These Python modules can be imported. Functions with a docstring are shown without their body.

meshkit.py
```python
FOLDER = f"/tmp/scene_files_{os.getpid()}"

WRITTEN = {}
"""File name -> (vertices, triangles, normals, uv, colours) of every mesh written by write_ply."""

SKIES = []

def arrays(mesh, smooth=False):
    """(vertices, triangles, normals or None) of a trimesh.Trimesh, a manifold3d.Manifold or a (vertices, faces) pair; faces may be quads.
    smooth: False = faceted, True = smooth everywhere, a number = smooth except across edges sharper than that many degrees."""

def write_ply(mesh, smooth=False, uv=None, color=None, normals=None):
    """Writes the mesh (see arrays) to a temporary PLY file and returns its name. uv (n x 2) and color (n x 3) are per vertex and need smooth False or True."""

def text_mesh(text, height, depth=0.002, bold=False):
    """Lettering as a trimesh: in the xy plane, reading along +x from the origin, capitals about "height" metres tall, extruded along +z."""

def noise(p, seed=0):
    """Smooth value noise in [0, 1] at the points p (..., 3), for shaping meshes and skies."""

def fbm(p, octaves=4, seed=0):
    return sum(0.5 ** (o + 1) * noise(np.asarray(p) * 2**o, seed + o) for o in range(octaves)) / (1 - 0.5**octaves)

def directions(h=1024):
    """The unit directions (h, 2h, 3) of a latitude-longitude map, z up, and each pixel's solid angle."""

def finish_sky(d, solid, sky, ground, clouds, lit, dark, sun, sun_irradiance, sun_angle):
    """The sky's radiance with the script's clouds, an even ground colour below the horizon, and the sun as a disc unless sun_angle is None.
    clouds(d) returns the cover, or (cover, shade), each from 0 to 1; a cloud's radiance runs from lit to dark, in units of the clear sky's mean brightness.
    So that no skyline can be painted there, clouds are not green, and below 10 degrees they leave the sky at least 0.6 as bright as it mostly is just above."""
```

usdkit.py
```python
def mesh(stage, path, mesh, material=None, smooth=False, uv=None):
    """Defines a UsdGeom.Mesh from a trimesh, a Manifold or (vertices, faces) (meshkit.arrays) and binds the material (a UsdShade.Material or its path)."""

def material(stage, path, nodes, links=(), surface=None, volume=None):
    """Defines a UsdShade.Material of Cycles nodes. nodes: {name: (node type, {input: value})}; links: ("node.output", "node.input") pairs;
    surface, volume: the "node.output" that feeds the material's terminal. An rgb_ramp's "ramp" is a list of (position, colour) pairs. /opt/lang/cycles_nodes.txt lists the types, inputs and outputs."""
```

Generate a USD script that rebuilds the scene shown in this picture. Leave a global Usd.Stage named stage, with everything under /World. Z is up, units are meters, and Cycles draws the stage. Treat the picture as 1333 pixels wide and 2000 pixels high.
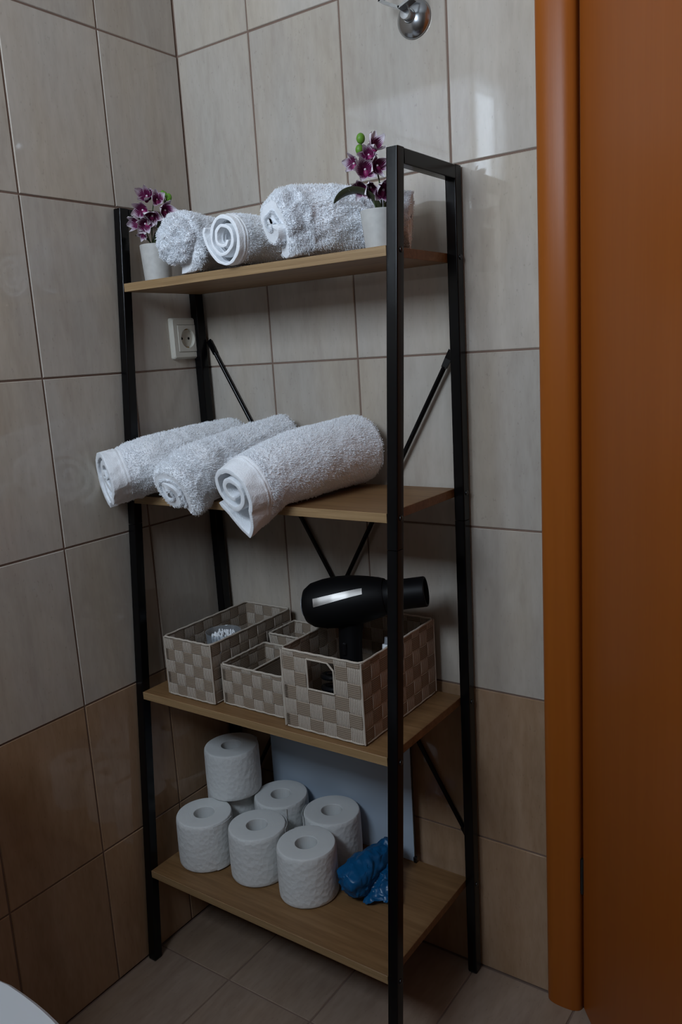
import math, random
import numpy as np
import trimesh, manifold3d
import meshkit, usdkit
from pxr import Usd, UsdGeom, UsdLux, UsdShade, Gf, Sdf, Vt

random.seed(7)
rng = np.random.default_rng(7)
stage = Usd.Stage.CreateInMemory()
UsdGeom.SetStageUpAxis(stage, UsdGeom.Tokens.z)
UsdGeom.SetStageMetersPerUnit(stage, 1.0)
UsdGeom.Xform.Define(stage, '/World')
UsdGeom.Scope.Define(stage, '/World/Looks')

# ---------------------------------------------------------------- camera
EYE = (1.2264, -1.2705, 1.1924)
RIGHT = np.array([0.82157, 0.56700, -0.06042])
FWD = np.array([-0.5676, 0.8009, -0.1908])
F_PX = 1596.85
EXPOSURE = 0.0
cam = UsdGeom.Camera.Define(stage, '/World/camera')
cam.CreateHorizontalApertureAttr(24.0)
cam.CreateVerticalApertureAttr(24.0 * 2000 / 1333)
cam.CreateFocalLengthAttr(24.0 * F_PX / 1333)
cam.CreateClippingRangeAttr(Gf.Vec2f(0.02, 100))
cam.CreateExposureAttr(EXPOSURE)
fwd = FWD / np.linalg.norm(FWD)
rgt = RIGHT - fwd * (RIGHT @ fwd)
rgt /= np.linalg.norm(rgt)
upv = np.cross(rgt, fwd)
cm = Gf.Matrix4d(*rgt, 0, *upv, 0, *(-fwd), 0, *EYE, 1)
cam.AddTransformOp().Set(cm)

# ---------------------------------------------------------------- light: daylight through two small high windows, one in the left wall, one behind the camera
WIN = dict(y0=-1.60, y1=-1.33, z0=1.72, z1=2.05)
WINF = dict(x0=0.15, x1=0.80, z0=1.60, z1=2.18)
SKY_COLOR = (0.80, 0.92, 1.08)
Y0 = -1.66


def window_light(name, w, h, intensity, m):
    r = UsdLux.RectLight.Define(stage, '/World/' + name)
    r.CreateWidthAttr(w)
    r.CreateHeightAttr(h)
    r.CreateIntensityAttr(intensity)
    r.CreateColorAttr(Gf.Vec3f(*SKY_COLOR))
    r.AddTransformOp().Set(m)


# each emits along its own -z, from just outside its pane into the room
window_light('daylight_side', WIN['y1'] - WIN['y0'] - 0.05, WIN['z1'] - WIN['z0'] - 0.05, 9.0,
             Gf.Matrix4d(0, -1, 0, 0, 0, 0, 1, 0, -1, 0, 0, 0, -0.045, (WIN['y0'] + WIN['y1']) / 2, (WIN['z0'] + WIN['z1']) / 2, 1))
window_light('daylight_front', WINF['x1'] - WINF['x0'] - 0.05, WINF['z1'] - WINF['z0'] - 0.05, 21.0,
             Gf.Matrix4d(1, 0, 0, 0, 0, 0, 1, 0, 0, -1, 0, 0, (WINF['x0'] + WINF['x1']) / 2, Y0 - 0.045, (WINF['z0'] + WINF['z1']) / 2, 1))


# ---------------------------------------------------------------- helpers
def mat(name, nodes, links=(), surface='p.BSDF'):
    return usdkit.material(stage, '/World/Looks/' + name, nodes, links, surface)


def plain(name, color, rough=0.5, spec=0.5, **kw):
    d = {'base_color': color, 'roughness': rough, 'specular_ior_level': spec}
    d.update(kw)
    return mat(name, {'p': ('principled_bsdf', d)})


used = {}


def free(parent, name):
    k = (parent, name)
    n = used.get(k, 0)
    used[k] = n + 1
    return f'{parent}/{name}' + (f'_{n:03d}' if n else '')


class Thing:
    def __init__(s, name, label=None, cat=None, base=(0, 0, 0), group=None, kind=None, rotz=0.0, tilt=None):
        s.path = free('/World', name)
        s.base = np.array(base, float)
        x = UsdGeom.Xform.Define(stage, s.path)
        x.AddTranslateOp().Set(Gf.Vec3d(*map(float, base)))
        if rotz:
            x.AddRotateZOp().Set(float(rotz))
        s.prim = x.GetPrim()
        data(s.prim, label, cat, group, kind)


def data(prim, label=None, cat=None, group=None, kind=None):
    for k, v in (('label', label), ('category', cat), ('group', group), ('kind', kind)):
        if v:
            prim.SetCustomDataByKey(k, v)


def part(th, name, mesh, m, smooth=False, label=None, kind=None, under=None, uv=None, local=False):
    """A mesh in world coordinates becomes a part of the thing (or a sub-part under a part's path)."""
    v, f = (mesh.vertices, mesh.faces) if hasattr(mesh, 'vertices') else mesh
    v = np.asarray(v, float)
    if not local:
        v = v - th.base
    if hasattr(mesh, 'vertices'):
        tm = trimesh.Trimesh(v, f, process=False)
    else:
        tm = (v, f)
    p = free(under or th.path, name)
    g = usdkit.mesh(stage, p, tm, m, smooth=smooth, uv=uv)
    data(g.GetPrim(), label, None, None, kind)
    return p


cat_ = trimesh.util.concatenate


def cbox(lo, hi, c=0.001):
    lo, hi = np.array(lo, float), np.array(hi, float)
    c = min(c, (hi - lo).min() * 0.45)
    pts = []
    for sx in (0, 1):
        for sy in (0, 1):
            for sz in (0, 1):
                s = np.array([sx, sy, sz])
                corner = np.where(s, hi, lo)
                inn = np.where(s, -c, c)
                for k in range(3):
                    q = corner + inn
                    q[k] = corner[k]
                    pts.append(q)
    return trimesh.convex.convex_hull(np.array(pts))


def box(lo, hi):
    return trimesh.creation.box(bounds=[lo, hi])


def hull(pts):
    return trimesh.convex.convex_hull(np.asarray(pts, float))


def rsec(hx, hy, r, n=3):
    out = []
    for cx, cy, a0 in ((hx - r, hy - r, 0), (-hx + r, hy - r, 90), (-hx + r, -hy + r, 180), (hx - r, -hy + r, 270)):
        for k in range(n + 1):
            a = math.radians(a0 + 90 * k / n)
            out.append((cx + r * math.cos(a), cy + r * math.sin(a)))
    return out


def frames(P, up=(0, 0, 1)):
    P = np.asarray(P, float)
    T = np.gradient(P, axis=0)
    T /= np.linalg.norm(T, axis=1, keepdims=True)
    U = np.cross(T, np.array(up, float))
    n = np.linalg.norm(U, axis=1, keepdims=True)
    U = np.where(n > 1e-6, U / np.maximum(n, 1e-9), np.array([1.0, 0, 0]))
    V = np.cross(U, T)
    return T, U, V


def tube(P, r, n=10, up=(0, 0, 1), cap=True, sx=1.0, sy=1.0):
    P = np.asarray(P, float)
    T, U, V = frames(P, up)
    r = np.broadcast_to(r, (len(P),))
    a = np.linspace(0, 2 * np.pi, n, endpoint=False)
    v = P[:, None] + r[:, None, None] * (sx * np.cos(a)[None, :, None] * U[:, None] + sy * np.sin(a)[None, :, None] * V[:, None])
    f = []
    m = len(P)
    for i in range(m - 1):
        for j in range(n):
            f.append([i * n + j, i * n + (j + 1) % n, (i + 1) * n + (j + 1) % n])
            f.append([i * n + j, (i + 1) * n + (j + 1) % n, (i + 1) * n + j])
    v = v.reshape(-1, 3)
    if cap:
        v = np.vstack([v, P[0], P[-1]])
        for j in range(n):
            f.append([m * n, (j + 1) % n, j])
            f.append([m * n + 1, (m - 1) * n + j, (m - 1) * n + (j + 1) % n])
    t = trimesh.Trimesh(v, np.array(f), process=False)
    t.fix_normals()
    return t


def lathe(profile, n=48, center=(0, 0, 0)):
    """profile: (r, z) from the bottom outwards; revolved about z."""
    p = np.asarray(profile, float)
    a = np.linspace(0, 2 * np.pi, n, endpoint=False)
    v = np.stack([p[:, None, 0] * np.cos(a), p[:, None, 0] * np.sin(a), np.broadcast_to(p[:, None, 1], (len(p), n))], -1).reshape(-1, 3)
    f = []
    for i in range(len(p) - 1):
        for j in range(n):
            q = [i * n + j, i * n + (j + 1) % n, (i + 1) * n + (j + 1) % n, (i + 1) * n + j]
            f += [[q[0], q[1], q[2]], [q[0], q[2], q[3]]]
    t = trimesh.Trimesh(v, np.array(f), process=True)
    t.fix_normals()
    t.vertices += np.array(center)
    return t


def grid_faces(nu, nv, wrap_u=False):
    i, j = np.meshgrid(np.arange(nu if wrap_u else nu - 1), np.arange(nv - 1), indexing='ij')
    i2 = (i + 1) % nu
    q = np.stack([i * nv + j, i2 * nv + j, i2 * nv + j + 1, i * nv + j + 1], -1).reshape(-1, 4)
    return np.vstack([q[:, [0, 1, 2]], q[:, [0, 2, 3]]])


def sheet(top, bot):
    """Two point grids (nu, nv, 3) closed into a thin solid."""
    nu, nv = top.shape[:2]
    v = np.vstack([top.reshape(-1, 3), bot.reshape(-1, 3)])
    o = nu * nv
    f1 = grid_faces(nu, nv)
    f2 = f1[:, ::-1] + o
    ring = [i * nv for i in range(nu)] + [(nu - 1) * nv + j for j in range(1, nv)] + [i * nv + nv - 1 for i in range(nu - 2, -1, -1)] + [j for j in range(nv - 2, 0, -1)]
    f3 = []
    for a, b in zip(ring, ring[1:] + ring[:1]):
        f3 += [[b, a, a + o], [b, a + o, b + o]]
    return trimesh.Trimesh(v, np.vstack([f1, f2, np.array(f3)]), process=False)


def rot(axis, deg):
    return trimesh.transformations.rotation_matrix(math.radians(deg), axis)


# ---------------------------------------------------------------- materials
def tile_mat(name, c_lo, c_mid, c_hi, stretch, rough=0.05):
    return mat(name, {
        'g': ('geometry', {}), 'o': ('object_info', {}),
        'off': ('vector_math', {'math_type': 'scale', 'vector1': (7.3, 3.1, 5.7)}),
        'add': ('vector_math', {'math_type': 'add'}),
        'm1': ('mapping', {'mapping_type': 'point', 'scale': stretch}),
        'n1': ('noise_texture', {'scale': 1.0, 'detail': 6.0, 'roughness': 0.6, 'distortion': 0.6}),
        'm2': ('mapping', {'mapping_type': 'point', 'scale': tuple(6.0 * s for s in stretch)}),
        'n2': ('noise_texture', {'scale': 1.0, 'detail': 3.0, 'roughness': 0.6}),
        'mx': ('mix_float', {'fac': 0.42}),
        'r': ('rgb_ramp', {'ramp': [(0.30, c_lo), (0.5, c_mid), (0.70, c_hi)]}),
        'm3': ('mapping', {'mapping_type': 'point', 'scale': tuple((14.0 if s > 10 else 34.0) * s for s in stretch)}),
        'n3': ('noise_texture', {'scale': 1.0, 'detail': 2.0, 'roughness': 0.5}),
        'sp': ('map_range', {'from_min': 0.66, 'from_max': 0.74, 'to_min': 0.0, 'to_max': 0.22, 'clamp': True}),
        'dk': ('mix_color', {'blend_type': 'mix', 'b': tuple(0.45 * x for x in c_lo)}),
        'v': ('hsv', {'hue': 0.5, 'saturation': 1.0}),
        'vr': ('map_range', {'from_min': 0.0, 'from_max': 1.0, 'to_min': 0.93, 'to_max': 1.07}),
        'm4': ('mapping', {'mapping_type': 'point', 'scale': tuple(0.55 * s for s in stretch)}), 'n4': ('noise_texture', {'scale': 1.0, 'detail': 2.0}),
        'cr': ('rgb_ramp', {'ramp': [(0.32, (1.0, 0.97, 0.91)), (0.5, (0.99, 0.985, 0.975)), (0.68, (0.975, 0.995, 1.01))]}), 'cl': ('mix_color', {'blend_type': 'multiply', 'fac': 1.0}),
        'nb': ('noise_texture', {'scale': 14.0, 'detail': 1.0}),
        'b': ('bump', {'strength': 0.03, 'distance': 0.002}),
        'p': ('principled_bsdf', {'roughness': rough, 'specular_ior_level': 0.5})},
        [('o.random', 'off.scale'), ('g.position', 'add.vector1'), ('off.vector', 'add.vector2'),
         ('add.vector', 'm1.vector'), ('m1.vector', 'n1.vector'), ('add.vector', 'm2.vector'), ('m2.vector', 'n2.vector'),
         ('n1.fac', 'mx.a'), ('n2.fac', 'mx.b'), ('mx.result', 'r.fac'),
         ('add.vector', 'm3.vector'), ('m3.vector', 'n3.vector'), ('n3.fac', 'sp.value'), ('sp.result', 'dk.fac'), ('r.color', 'dk.a'),
         ('dk.result', 'v.color'), ('o.random', 'vr.value'), ('vr.result', 'v.value'), ('v.color', 'cl.a'), ('m4.vector', 'n4.vector'), ('add.vector', 'm4.vector'), ('n4.fac', 'cr.fac'), ('cr.color', 'cl.b'), ('cl.result', 'p.base_color'),
         ('g.position', 'nb.vector'), ('nb.fac', 'b.height'), ('b.normal', 'p.normal')])


M = {}
M['tile'] = tile_mat('beige_tile', (0.40, 0.35, 0.30), (0.46, 0.41, 0.355), (0.51, 0.46, 0.405), (16, 16, 4))
M['tile_dark'] = tile_mat('tan_tile', (0.29, 0.178, 0.10), (0.36, 0.232, 0.142), (0.42, 0.28, 0.182), (16, 16, 4))
M['tile_floor'] = tile_mat('floor_tile', (0.24, 0.168, 0.125), (0.305, 0.225, 0.17), (0.365, 0.275, 0.215), (16, 4, 16), 0.28)
M['grout'] = plain('grout', (0.20, 0.135, 0.105), 0.9, 0.2)
M['ceiling'] = plain('white_ceiling', (0.72, 0.71, 0.69), 0.9, 0.1)
M['wall_far'] = plain('far_wall', (0.42, 0.37, 0.31), 0.4, 0.4)


def wood(name, lo, mid, hi, stretch, rough, coat=0.0, rings=0.5, spec=0.5):
    return mat(name, {
        't': ('texture_coordinate', {}), 'o': ('object_info', {}),
        'off': ('vector_math', {'math_type': 'scale', 'vector1': (3.1, 5.3, 1.7)}), 'add': ('vector_math', {'math_type': 'add'}),
        'm': ('mapping', {'scale': stretch}),
        'n': ('noise_texture', {'scale': 1.0, 'detail': 5.0, 'roughness': 0.62, 'distortion': rings}),
        'm2': ('mapping', {'scale': tuple(s * 5 for s in stretch)}),
        'n2': ('noise_texture', {'scale': 1.0, 'detail': 2.0}),
        'mx': ('mix_float', {'fac': 0.35}),
        'r': ('rgb_ramp', {'ramp': [(0.3, lo), (0.5, mid), (0.7, hi)]}),
        'b': ('bump', {'strength': 0.12, 'distance': 0.0008}),
        'p': ('principled_bsdf', {'roughness': rough, 'coat_weight': coat, 'coat_roughness': 0.2, 'specular_ior_level': spec})},
        [('o.random', 'off.scale'), ('t.object', 'add.vector1'), ('off.vector', 'add.vector2'), ('add.vector', 'm.vector'), ('add.vector', 'm2.vector'),
         ('m.vector', 'n.vector'), ('m2.vector', 'n2.vector'), ('n.fac', 'mx.a'), ('n2.fac', 'mx.b'), ('mx.result', 'r.fac'),
         ('r.color', 'p.base_color'), ('n2.fac', 'b.height'), ('b.normal', 'p.normal')])


M['oak'] = wood('oak_board', (0.145, 0.074, 0.028), (0.205, 0.110, 0.045), (0.265, 0.152, 0.068), (3, 45, 45), 0.5, 0.0, 0.5, 0.35)
M['oak_edge'] = wood('oak_edge_band', (0.23, 0.140, 0.063), (0.31, 0.195, 0.092), (0.39, 0.255, 0.13), (3, 45, 160), 0.45, 0.0, 0.5, 0.4)
M['door'] = wood('orange_veneer', (0.265, 0.066, 0.0075), (0.28, 0.071, 0.0085), (0.295, 0.077, 0.010), (22, 22, 1.2), 0.36, 0.0, 0.3, 0.30)
M['trimwood'] = wood('orange_trim', (0.30, 0.080, 0.010), (0.32, 0.087, 0.0115), (0.34, 0.095, 0.0135), (30, 30, 1.0), 0.33, 0.0, 0.3, 0.17)
M['black_metal'] = mat('black_paint', {
    't': ('texture_coordinate', {}), 'n': ('noise_texture', {'scale': 600.0, 'detail': 2.0}), 'b': ('bump', {'strength': 0.05, 'distance': 0.001}),
    'p': ('principled_bsdf', {'base_color': (0.0028, 0.0028, 0.0032), 'roughness': 0.20, 'specular_ior_level': 0.24})},
    [('t.object', 'n.vector'), ('n.fac', 'b.height'), ('b.normal', 'p.normal')])
M['bolt'] = plain('bolt_black', (0.01, 0.01, 0.01), 0.35)
M['black_matte'] = plain('black_rubber_plastic', (0.0035, 0.0035, 0.004), 0.5, 0.16)
M['black_gloss'] = plain('black_plastic', (0.006, 0.006, 0.007), 0.3, 0.5)
M['silver'] = plain('brushed_silver', (0.34, 0.32, 0.30), 0.42, 0.5, metallic=1.0)
M['chrome'] = plain('chrome', (0.46, 0.48, 0.50), 0.20, 0.5, metallic=1.0)
M['ivory'] = plain('ivory_plastic', (0.60, 0.57, 0.49), 0.3, 0.5)
M['dark_hole'] = plain('dark_hole', (0.015, 0.014, 0.012), 0.8, 0.1)
M['brass'] = plain('contact_brass', (0.35, 0.22, 0.10), 0.35, 0.5, metallic=0.8)
M['ceramic'] = plain('white_ceramic', (0.70, 0.71, 0.72), 0.12, 0.5)
M['seat'] = plain('seat_plastic', (0.66, 0.68, 0.70), 0.25, 0.5)
M['pot'] = mat('pot_glaze', {
    't': ('texture_coordinate', {}), 'n': ('noise_texture', {'scale': 90.0, 'detail': 3.0}),
    'r': ('rgb_ramp', {'ramp': [(0.3, (0.46, 0.445, 0.42)), (0.7, (0.53, 0.515, 0.485))]}),
    'p': ('principled_bsdf', {'roughness': 0.5})}, [('t.object', 'n.vector'), ('n.fac', 'r.fac'), ('r.color', 'p.base_color')])
M['soil'] = plain('moss', (0.06, 0.055, 0.03), 0.95, 0.1)
M['stem'] = plain('stem_green', (0.05, 0.075, 0.022), 0.5, 0.4)
M['bud'] = plain('bud_green', (0.11, 0.26, 0.025), 0.45, 0.4)
M['leaf'] = mat('leaf_green', {
    'u': ('uvmap', {'attribute': 'st'}), 's': ('separate_xyz', {}),
    'r': ('rgb_ramp', {'ramp': [(0.0, (0.035, 0.040, 0.018)), (0.46, (0.040, 0.048, 0.02)), (0.5, (0.065, 0.075, 0.03)), (0.54, (0.040, 0.048, 0.02)), (1.0, (0.03, 0.035, 0.016))]}),
    'p': ('principled_bsdf', {'roughness': 0.45})}, [('u.UV', 's.vector'), ('s.y', 'r.fac'), ('r.color', 'p.base_color')])
M['petal'] = mat('orchid_petal', {
    'u': ('uvmap', {'attribute': 'st'}), 's': ('separate_xyz', {}),
    'w': ('wave_texture', {'bands_direction': 'y', 'scale': 2.2, 'distortion': 0.6, 'detail': 2.0, 'detail_scale': 2.0}),
    'e': ('math', {'math_type': 'multiply_add', 'value2': 0.22}),
    'r': ('rgb_ramp', {'ramp': [(0.0, (0.19, 0.010, 0.08)), (0.52, (0.13, 0.006, 0.06)), (0.62, (0.30, 0.07, 0.20)), (0.70, (0.70, 0.58, 0.67)), (1.0, (0.86, 0.82, 0.85))]}),
    'p': ('principled_bsdf', {'roughness': 0.55}), 'tr': ('translucent_bsdf', {}), 'mx': ('mix_closure', {'fac': 0.25})},
    [('u.UV', 's.vector'), ('u.UV', 'w.vector'), ('w.fac', 'e.value1'), ('s.x', 'e.value3'), ('e.value', 'r.fac'), ('r.color', 'p.base_color'), ('r.color', 'tr.color'),
     ('p.BSDF', 'mx.closure1'), ('tr.BSDF', 'mx.closure2')], 'mx.closure')
M['petal_back'] = M['petal']
M['lip'] = plain('orchid_lip', (0.24, 0.012, 0.10), 0.5)
M['column'] = plain('orchid_column', (0.72, 0.62, 0.66), 0.5)
M['terry'] = mat('white_terry', {
    't': ('texture_coordinate', {}), 'n': ('voronoi_texture', {'scale': 480.0}), 'n2': ('noise_texture', {'scale': 220.0, 'detail': 3.0}),
    'mx': ('mix_float', {'fac': 0.4}), 'b': ('bump', {'strength': 0.32, 'distance': 0.002}),
    'p': ('principled_bsdf', {'base_color': (0.90, 0.92, 0.95), 'roughness': 0.95, 'specular_ior_level': 0.1, 'sheen_weight': 0.2, 'sheen_roughness': 0.6})},
    [('t.object', 'n.vector'), ('t.object', 'n2.vector'), ('n.distance', 'mx.a'), ('n2.fac', 'mx.b'), ('mx.result', 'b.height'), ('b.normal', 'p.normal')])
M['hem'] = mat('white_hem', {
    'u': ('uvmap', {'attribute': 'st'}), 'n': ('wave_texture', {'scale': 140.0, 'bands_direction': 'x'}),
    'b': ('bump', {'strength': 0.25, 'distance': 0.001}),
    'p': ('principled_bsdf', {'base_color': (0.90, 0.92, 0.95), 'roughness': 0.85, 'specular_ior_level': 0.15})},
    [('u.UV', 'n.vector'), ('n.fac', 'b.height'), ('b.normal', 'p.normal')])
M['pile'] = plain('terry_loops', (0.90, 0.92, 0.95), 0.95, 0.1)
M['paper'] = mat('tissue_paper', {
    't': ('texture_coordinate', {}), 'm': ('mapping', {'scale': (1, 1, 1)}), 'n': ('voronoi_texture', {'scale': 110.0}), 'n2': ('noise_texture', {'scale': 70.0, 'detail': 4.0}),
    'mx': ('mix_float', {'fac': 0.5}), 'b': ('bump', {'strength': 0.42, 'distance': 0.004}),
    'p': ('principled_bsdf', {'base_color': (0.70, 0.71, 0.70), 'roughness': 0.95, 'specular_ior_level': 0.1})},
    [('t.object', 'm.vector'), ('m.vector', 'n.vector'), ('t.object', 'n2.vector'), ('n.distance', 'mx.a'), ('n2.fac', 'mx.b'), ('mx.result', 'b.height'), ('b.normal', 'p.normal')])
M['paper_top'] = mat('tissue_edge', {
    't': ('texture_coordinate', {}), 'n': ('wave_texture', {'wave_type': 'rings', 'rings_direction': 'z', 'scale': 160.0, 'distortion': 1.0, 'detail': 2.0}),
    'b': ('bump', {'strength': 0.12, 'distance': 0.001}),
    'p': ('principled_bsdf', {'base_color': (0.69, 0.70, 0.69), 'roughness': 0.95, 'specular_ior_level': 0.1})},
    [('t.object', 'n.vector'), ('n.fac', 'b.height'), ('b.normal', 'p.normal')])
M['core'] = plain('core_paper', (0.62, 0.60, 0.56), 0.95, 0.1)


def strap(name, c1, c2, direction):
    return mat(name, {
        'u': ('uvmap', {'attribute': 'st'}), 'w': ('wave_texture', {'bands_direction': direction, 'scale': 95.0, 'distortion': 1.2, 'detail': 2.0, 'detail_scale': 60.0}),
        't': ('texture_coordinate', {}), 'n': ('noise_texture', {'scale': 500.0, 'detail': 2.0}),
        'f': ('mix_float', {'fac': 0.35}),
        'r': ('rgb_ramp', {'ramp': [(0.25, c1), (0.75, c2)]}), 'b': ('bump', {'strength': 0.3, 'distance': 0.0008}),
        'p': ('principled_bsdf', {'roughness': 0.75, 'specular_ior_level': 0.25})},
        [('u.UV', 'w.vector'), ('t.object', 'n.vector'), ('w.fac', 'f.a'), ('n.fac', 'f.b'), ('f.result', 'r.fac'), ('r.color', 'p.base_color'), ('f.result', 'b.height'), ('b.normal', 'p.normal')])


M['band'] = strap('taupe_strap', (0.19, 0.142, 0.102), (0.33, 0.262, 0.198), 'y')
M['upright'] = strap('pale_strap', (0.22, 0.175, 0.135), (0.56, 0.49, 0.415), 'y')
M['binding'] = plain('pale_binding', (0.47, 0.41, 0.34), 0.8, 0.2)
M['board'] = plain('white_board', (0.40, 0.48, 0.57), 0.4, 0.3)
M['board_edge'] = plain('board_edge', (0.05, 0.035, 0.025), 0.8, 0.2)
M['blue_plastic'] = mat('blue_film', {
    'p': ('principled_bsdf', {'base_color': (0.005, 0.105, 0.27), 'roughness': 0.30, 'specular_ior_level': 0.4}), 't': ('translucent_bsdf', {'color': (0.006, 0.11, 0.30)}),
    'mx': ('mix_closure', {'fac': 0.2})}, [('p.BSDF', 'mx.closure1'), ('t.BSDF', 'mx.closure2')], 'mx.closure')
M['clear'] = mat('clear_plastic', {
    't': ('transparent_bsdf', {'color': (0.93, 0.95, 0.97)}), 'g': ('glossy_bsdf', {'color': (1, 1, 1), 'roughness': 0.08}),
    'd': ('diffuse_bsdf', {'color': (0.6, 0.65, 0.7)}), 'm0': ('mix_closure', {'fac': 0.16}),
    'mx': ('mix_closure', {'fac': 0.10})}, [('t.BSDF', 'm0.closure1'), ('d.BSDF', 'm0.closure2'), ('m0.closure', 'mx.closure1'), ('g.BSDF', 'mx.closure2')], 'mx.closure')
M['pane'] = mat('window_glass', {
    't': ('transparent_bsdf', {'color': (0.97, 0.98, 0.98)}), 'g': ('glossy_bsdf', {'roughness': 0.02, 'color': (1, 1, 1)}),
    'mx': ('mix_closure', {'fac': 0.06})}, [('t.BSDF', 'mx.closure1'), ('g.BSDF', 'mx.closure2')], 'mx.closure')
M['cotton'] = plain('cotton_white', (0.80, 0.82, 0.84), 0.9, 0.1)
M['white_frame'] = plain('white_upvc', (0.75, 0.75, 0.74), 0.35, 0.5)
M['grey_plastic'] = plain('grey_plastic', (0.22, 0.23, 0.25), 0.4)

# ---------------------------------------------------------------- room shell
X1, ZC = 2.02, 2.42
WALL_T = 0.16
ROWS = [0.0] + [0.2798 + 0.30 * k for k in range(8)]
ROWS[-1] = ZC
JW = 0.0031            # joint width
TT = 0.008             # tile thickness


def tile_mesh(u0, u1, v0, v1, place, ch=0.0011):
    """One bevelled, very slightly tilted tile; place maps (u, v, n) to the world."""
    u0, u1, v0, v1 = u0 + JW / 2, u1 - JW / 2, v0 + JW / 2, v1 - JW / 2
    d = (rng.random(3) - 0.5) * np.array([0.0007, 0.0007, 0.0006])
    ring = [(u0, v0), (u1, v0), (u1, v1), (u0, v1)]
    inn = [(u0 + ch, v0 + ch), (u1 - ch, v0 + ch), (u1 - ch, v1 - ch), (u0 + ch, v1 - ch)]
    uc, vc = (u0 + u1) / 2, (v0 + v1) / 2
    off = lambda u, v: d[0] * (u - uc) / 0.1 + d[1] * (v - vc) / 0.15 + d[2]
    pts = [(u, v, -TT) for u, v in ring] + [(u, v, -ch + off(u, v) - 0.0006) for u, v in ring] + [(u, v, off(u, v) - 0.0006) for u, v in inn]
    w = np.array([place(*q) for q in pts])
    f = []
    for a in range(4):
        b = (a + 1) % 4
        f += [[a, b, 4 + b], [a, 4 + b, 4 + a], [4 + a, 4 + b, 8 + b], [4 + a, 8 + b, 8 + a]]
    f += [[8, 9, 10], [8, 10, 11]]
    t = trimesh.Trimesh(w, np.array(f), process=False)
    n = np.array(place(0, 0, 1)) - np.array(place(0, 0, 0))
    if t.face_normals[-1] @ n < 0:
        t.invert()
    return t


def edges(first, step, end):
    e = [0.0, first]
    while e[-1] + step < end - 0.02:
        e.append(e[-1] + step)
    return e + [end]


GX = edges(0.1819, 0.2023, X1)
GY = edges(0.1947, 0.2018, -Y0)
DOOR = dict(x0=0.800, x1=1.600, z=2.02)

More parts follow.
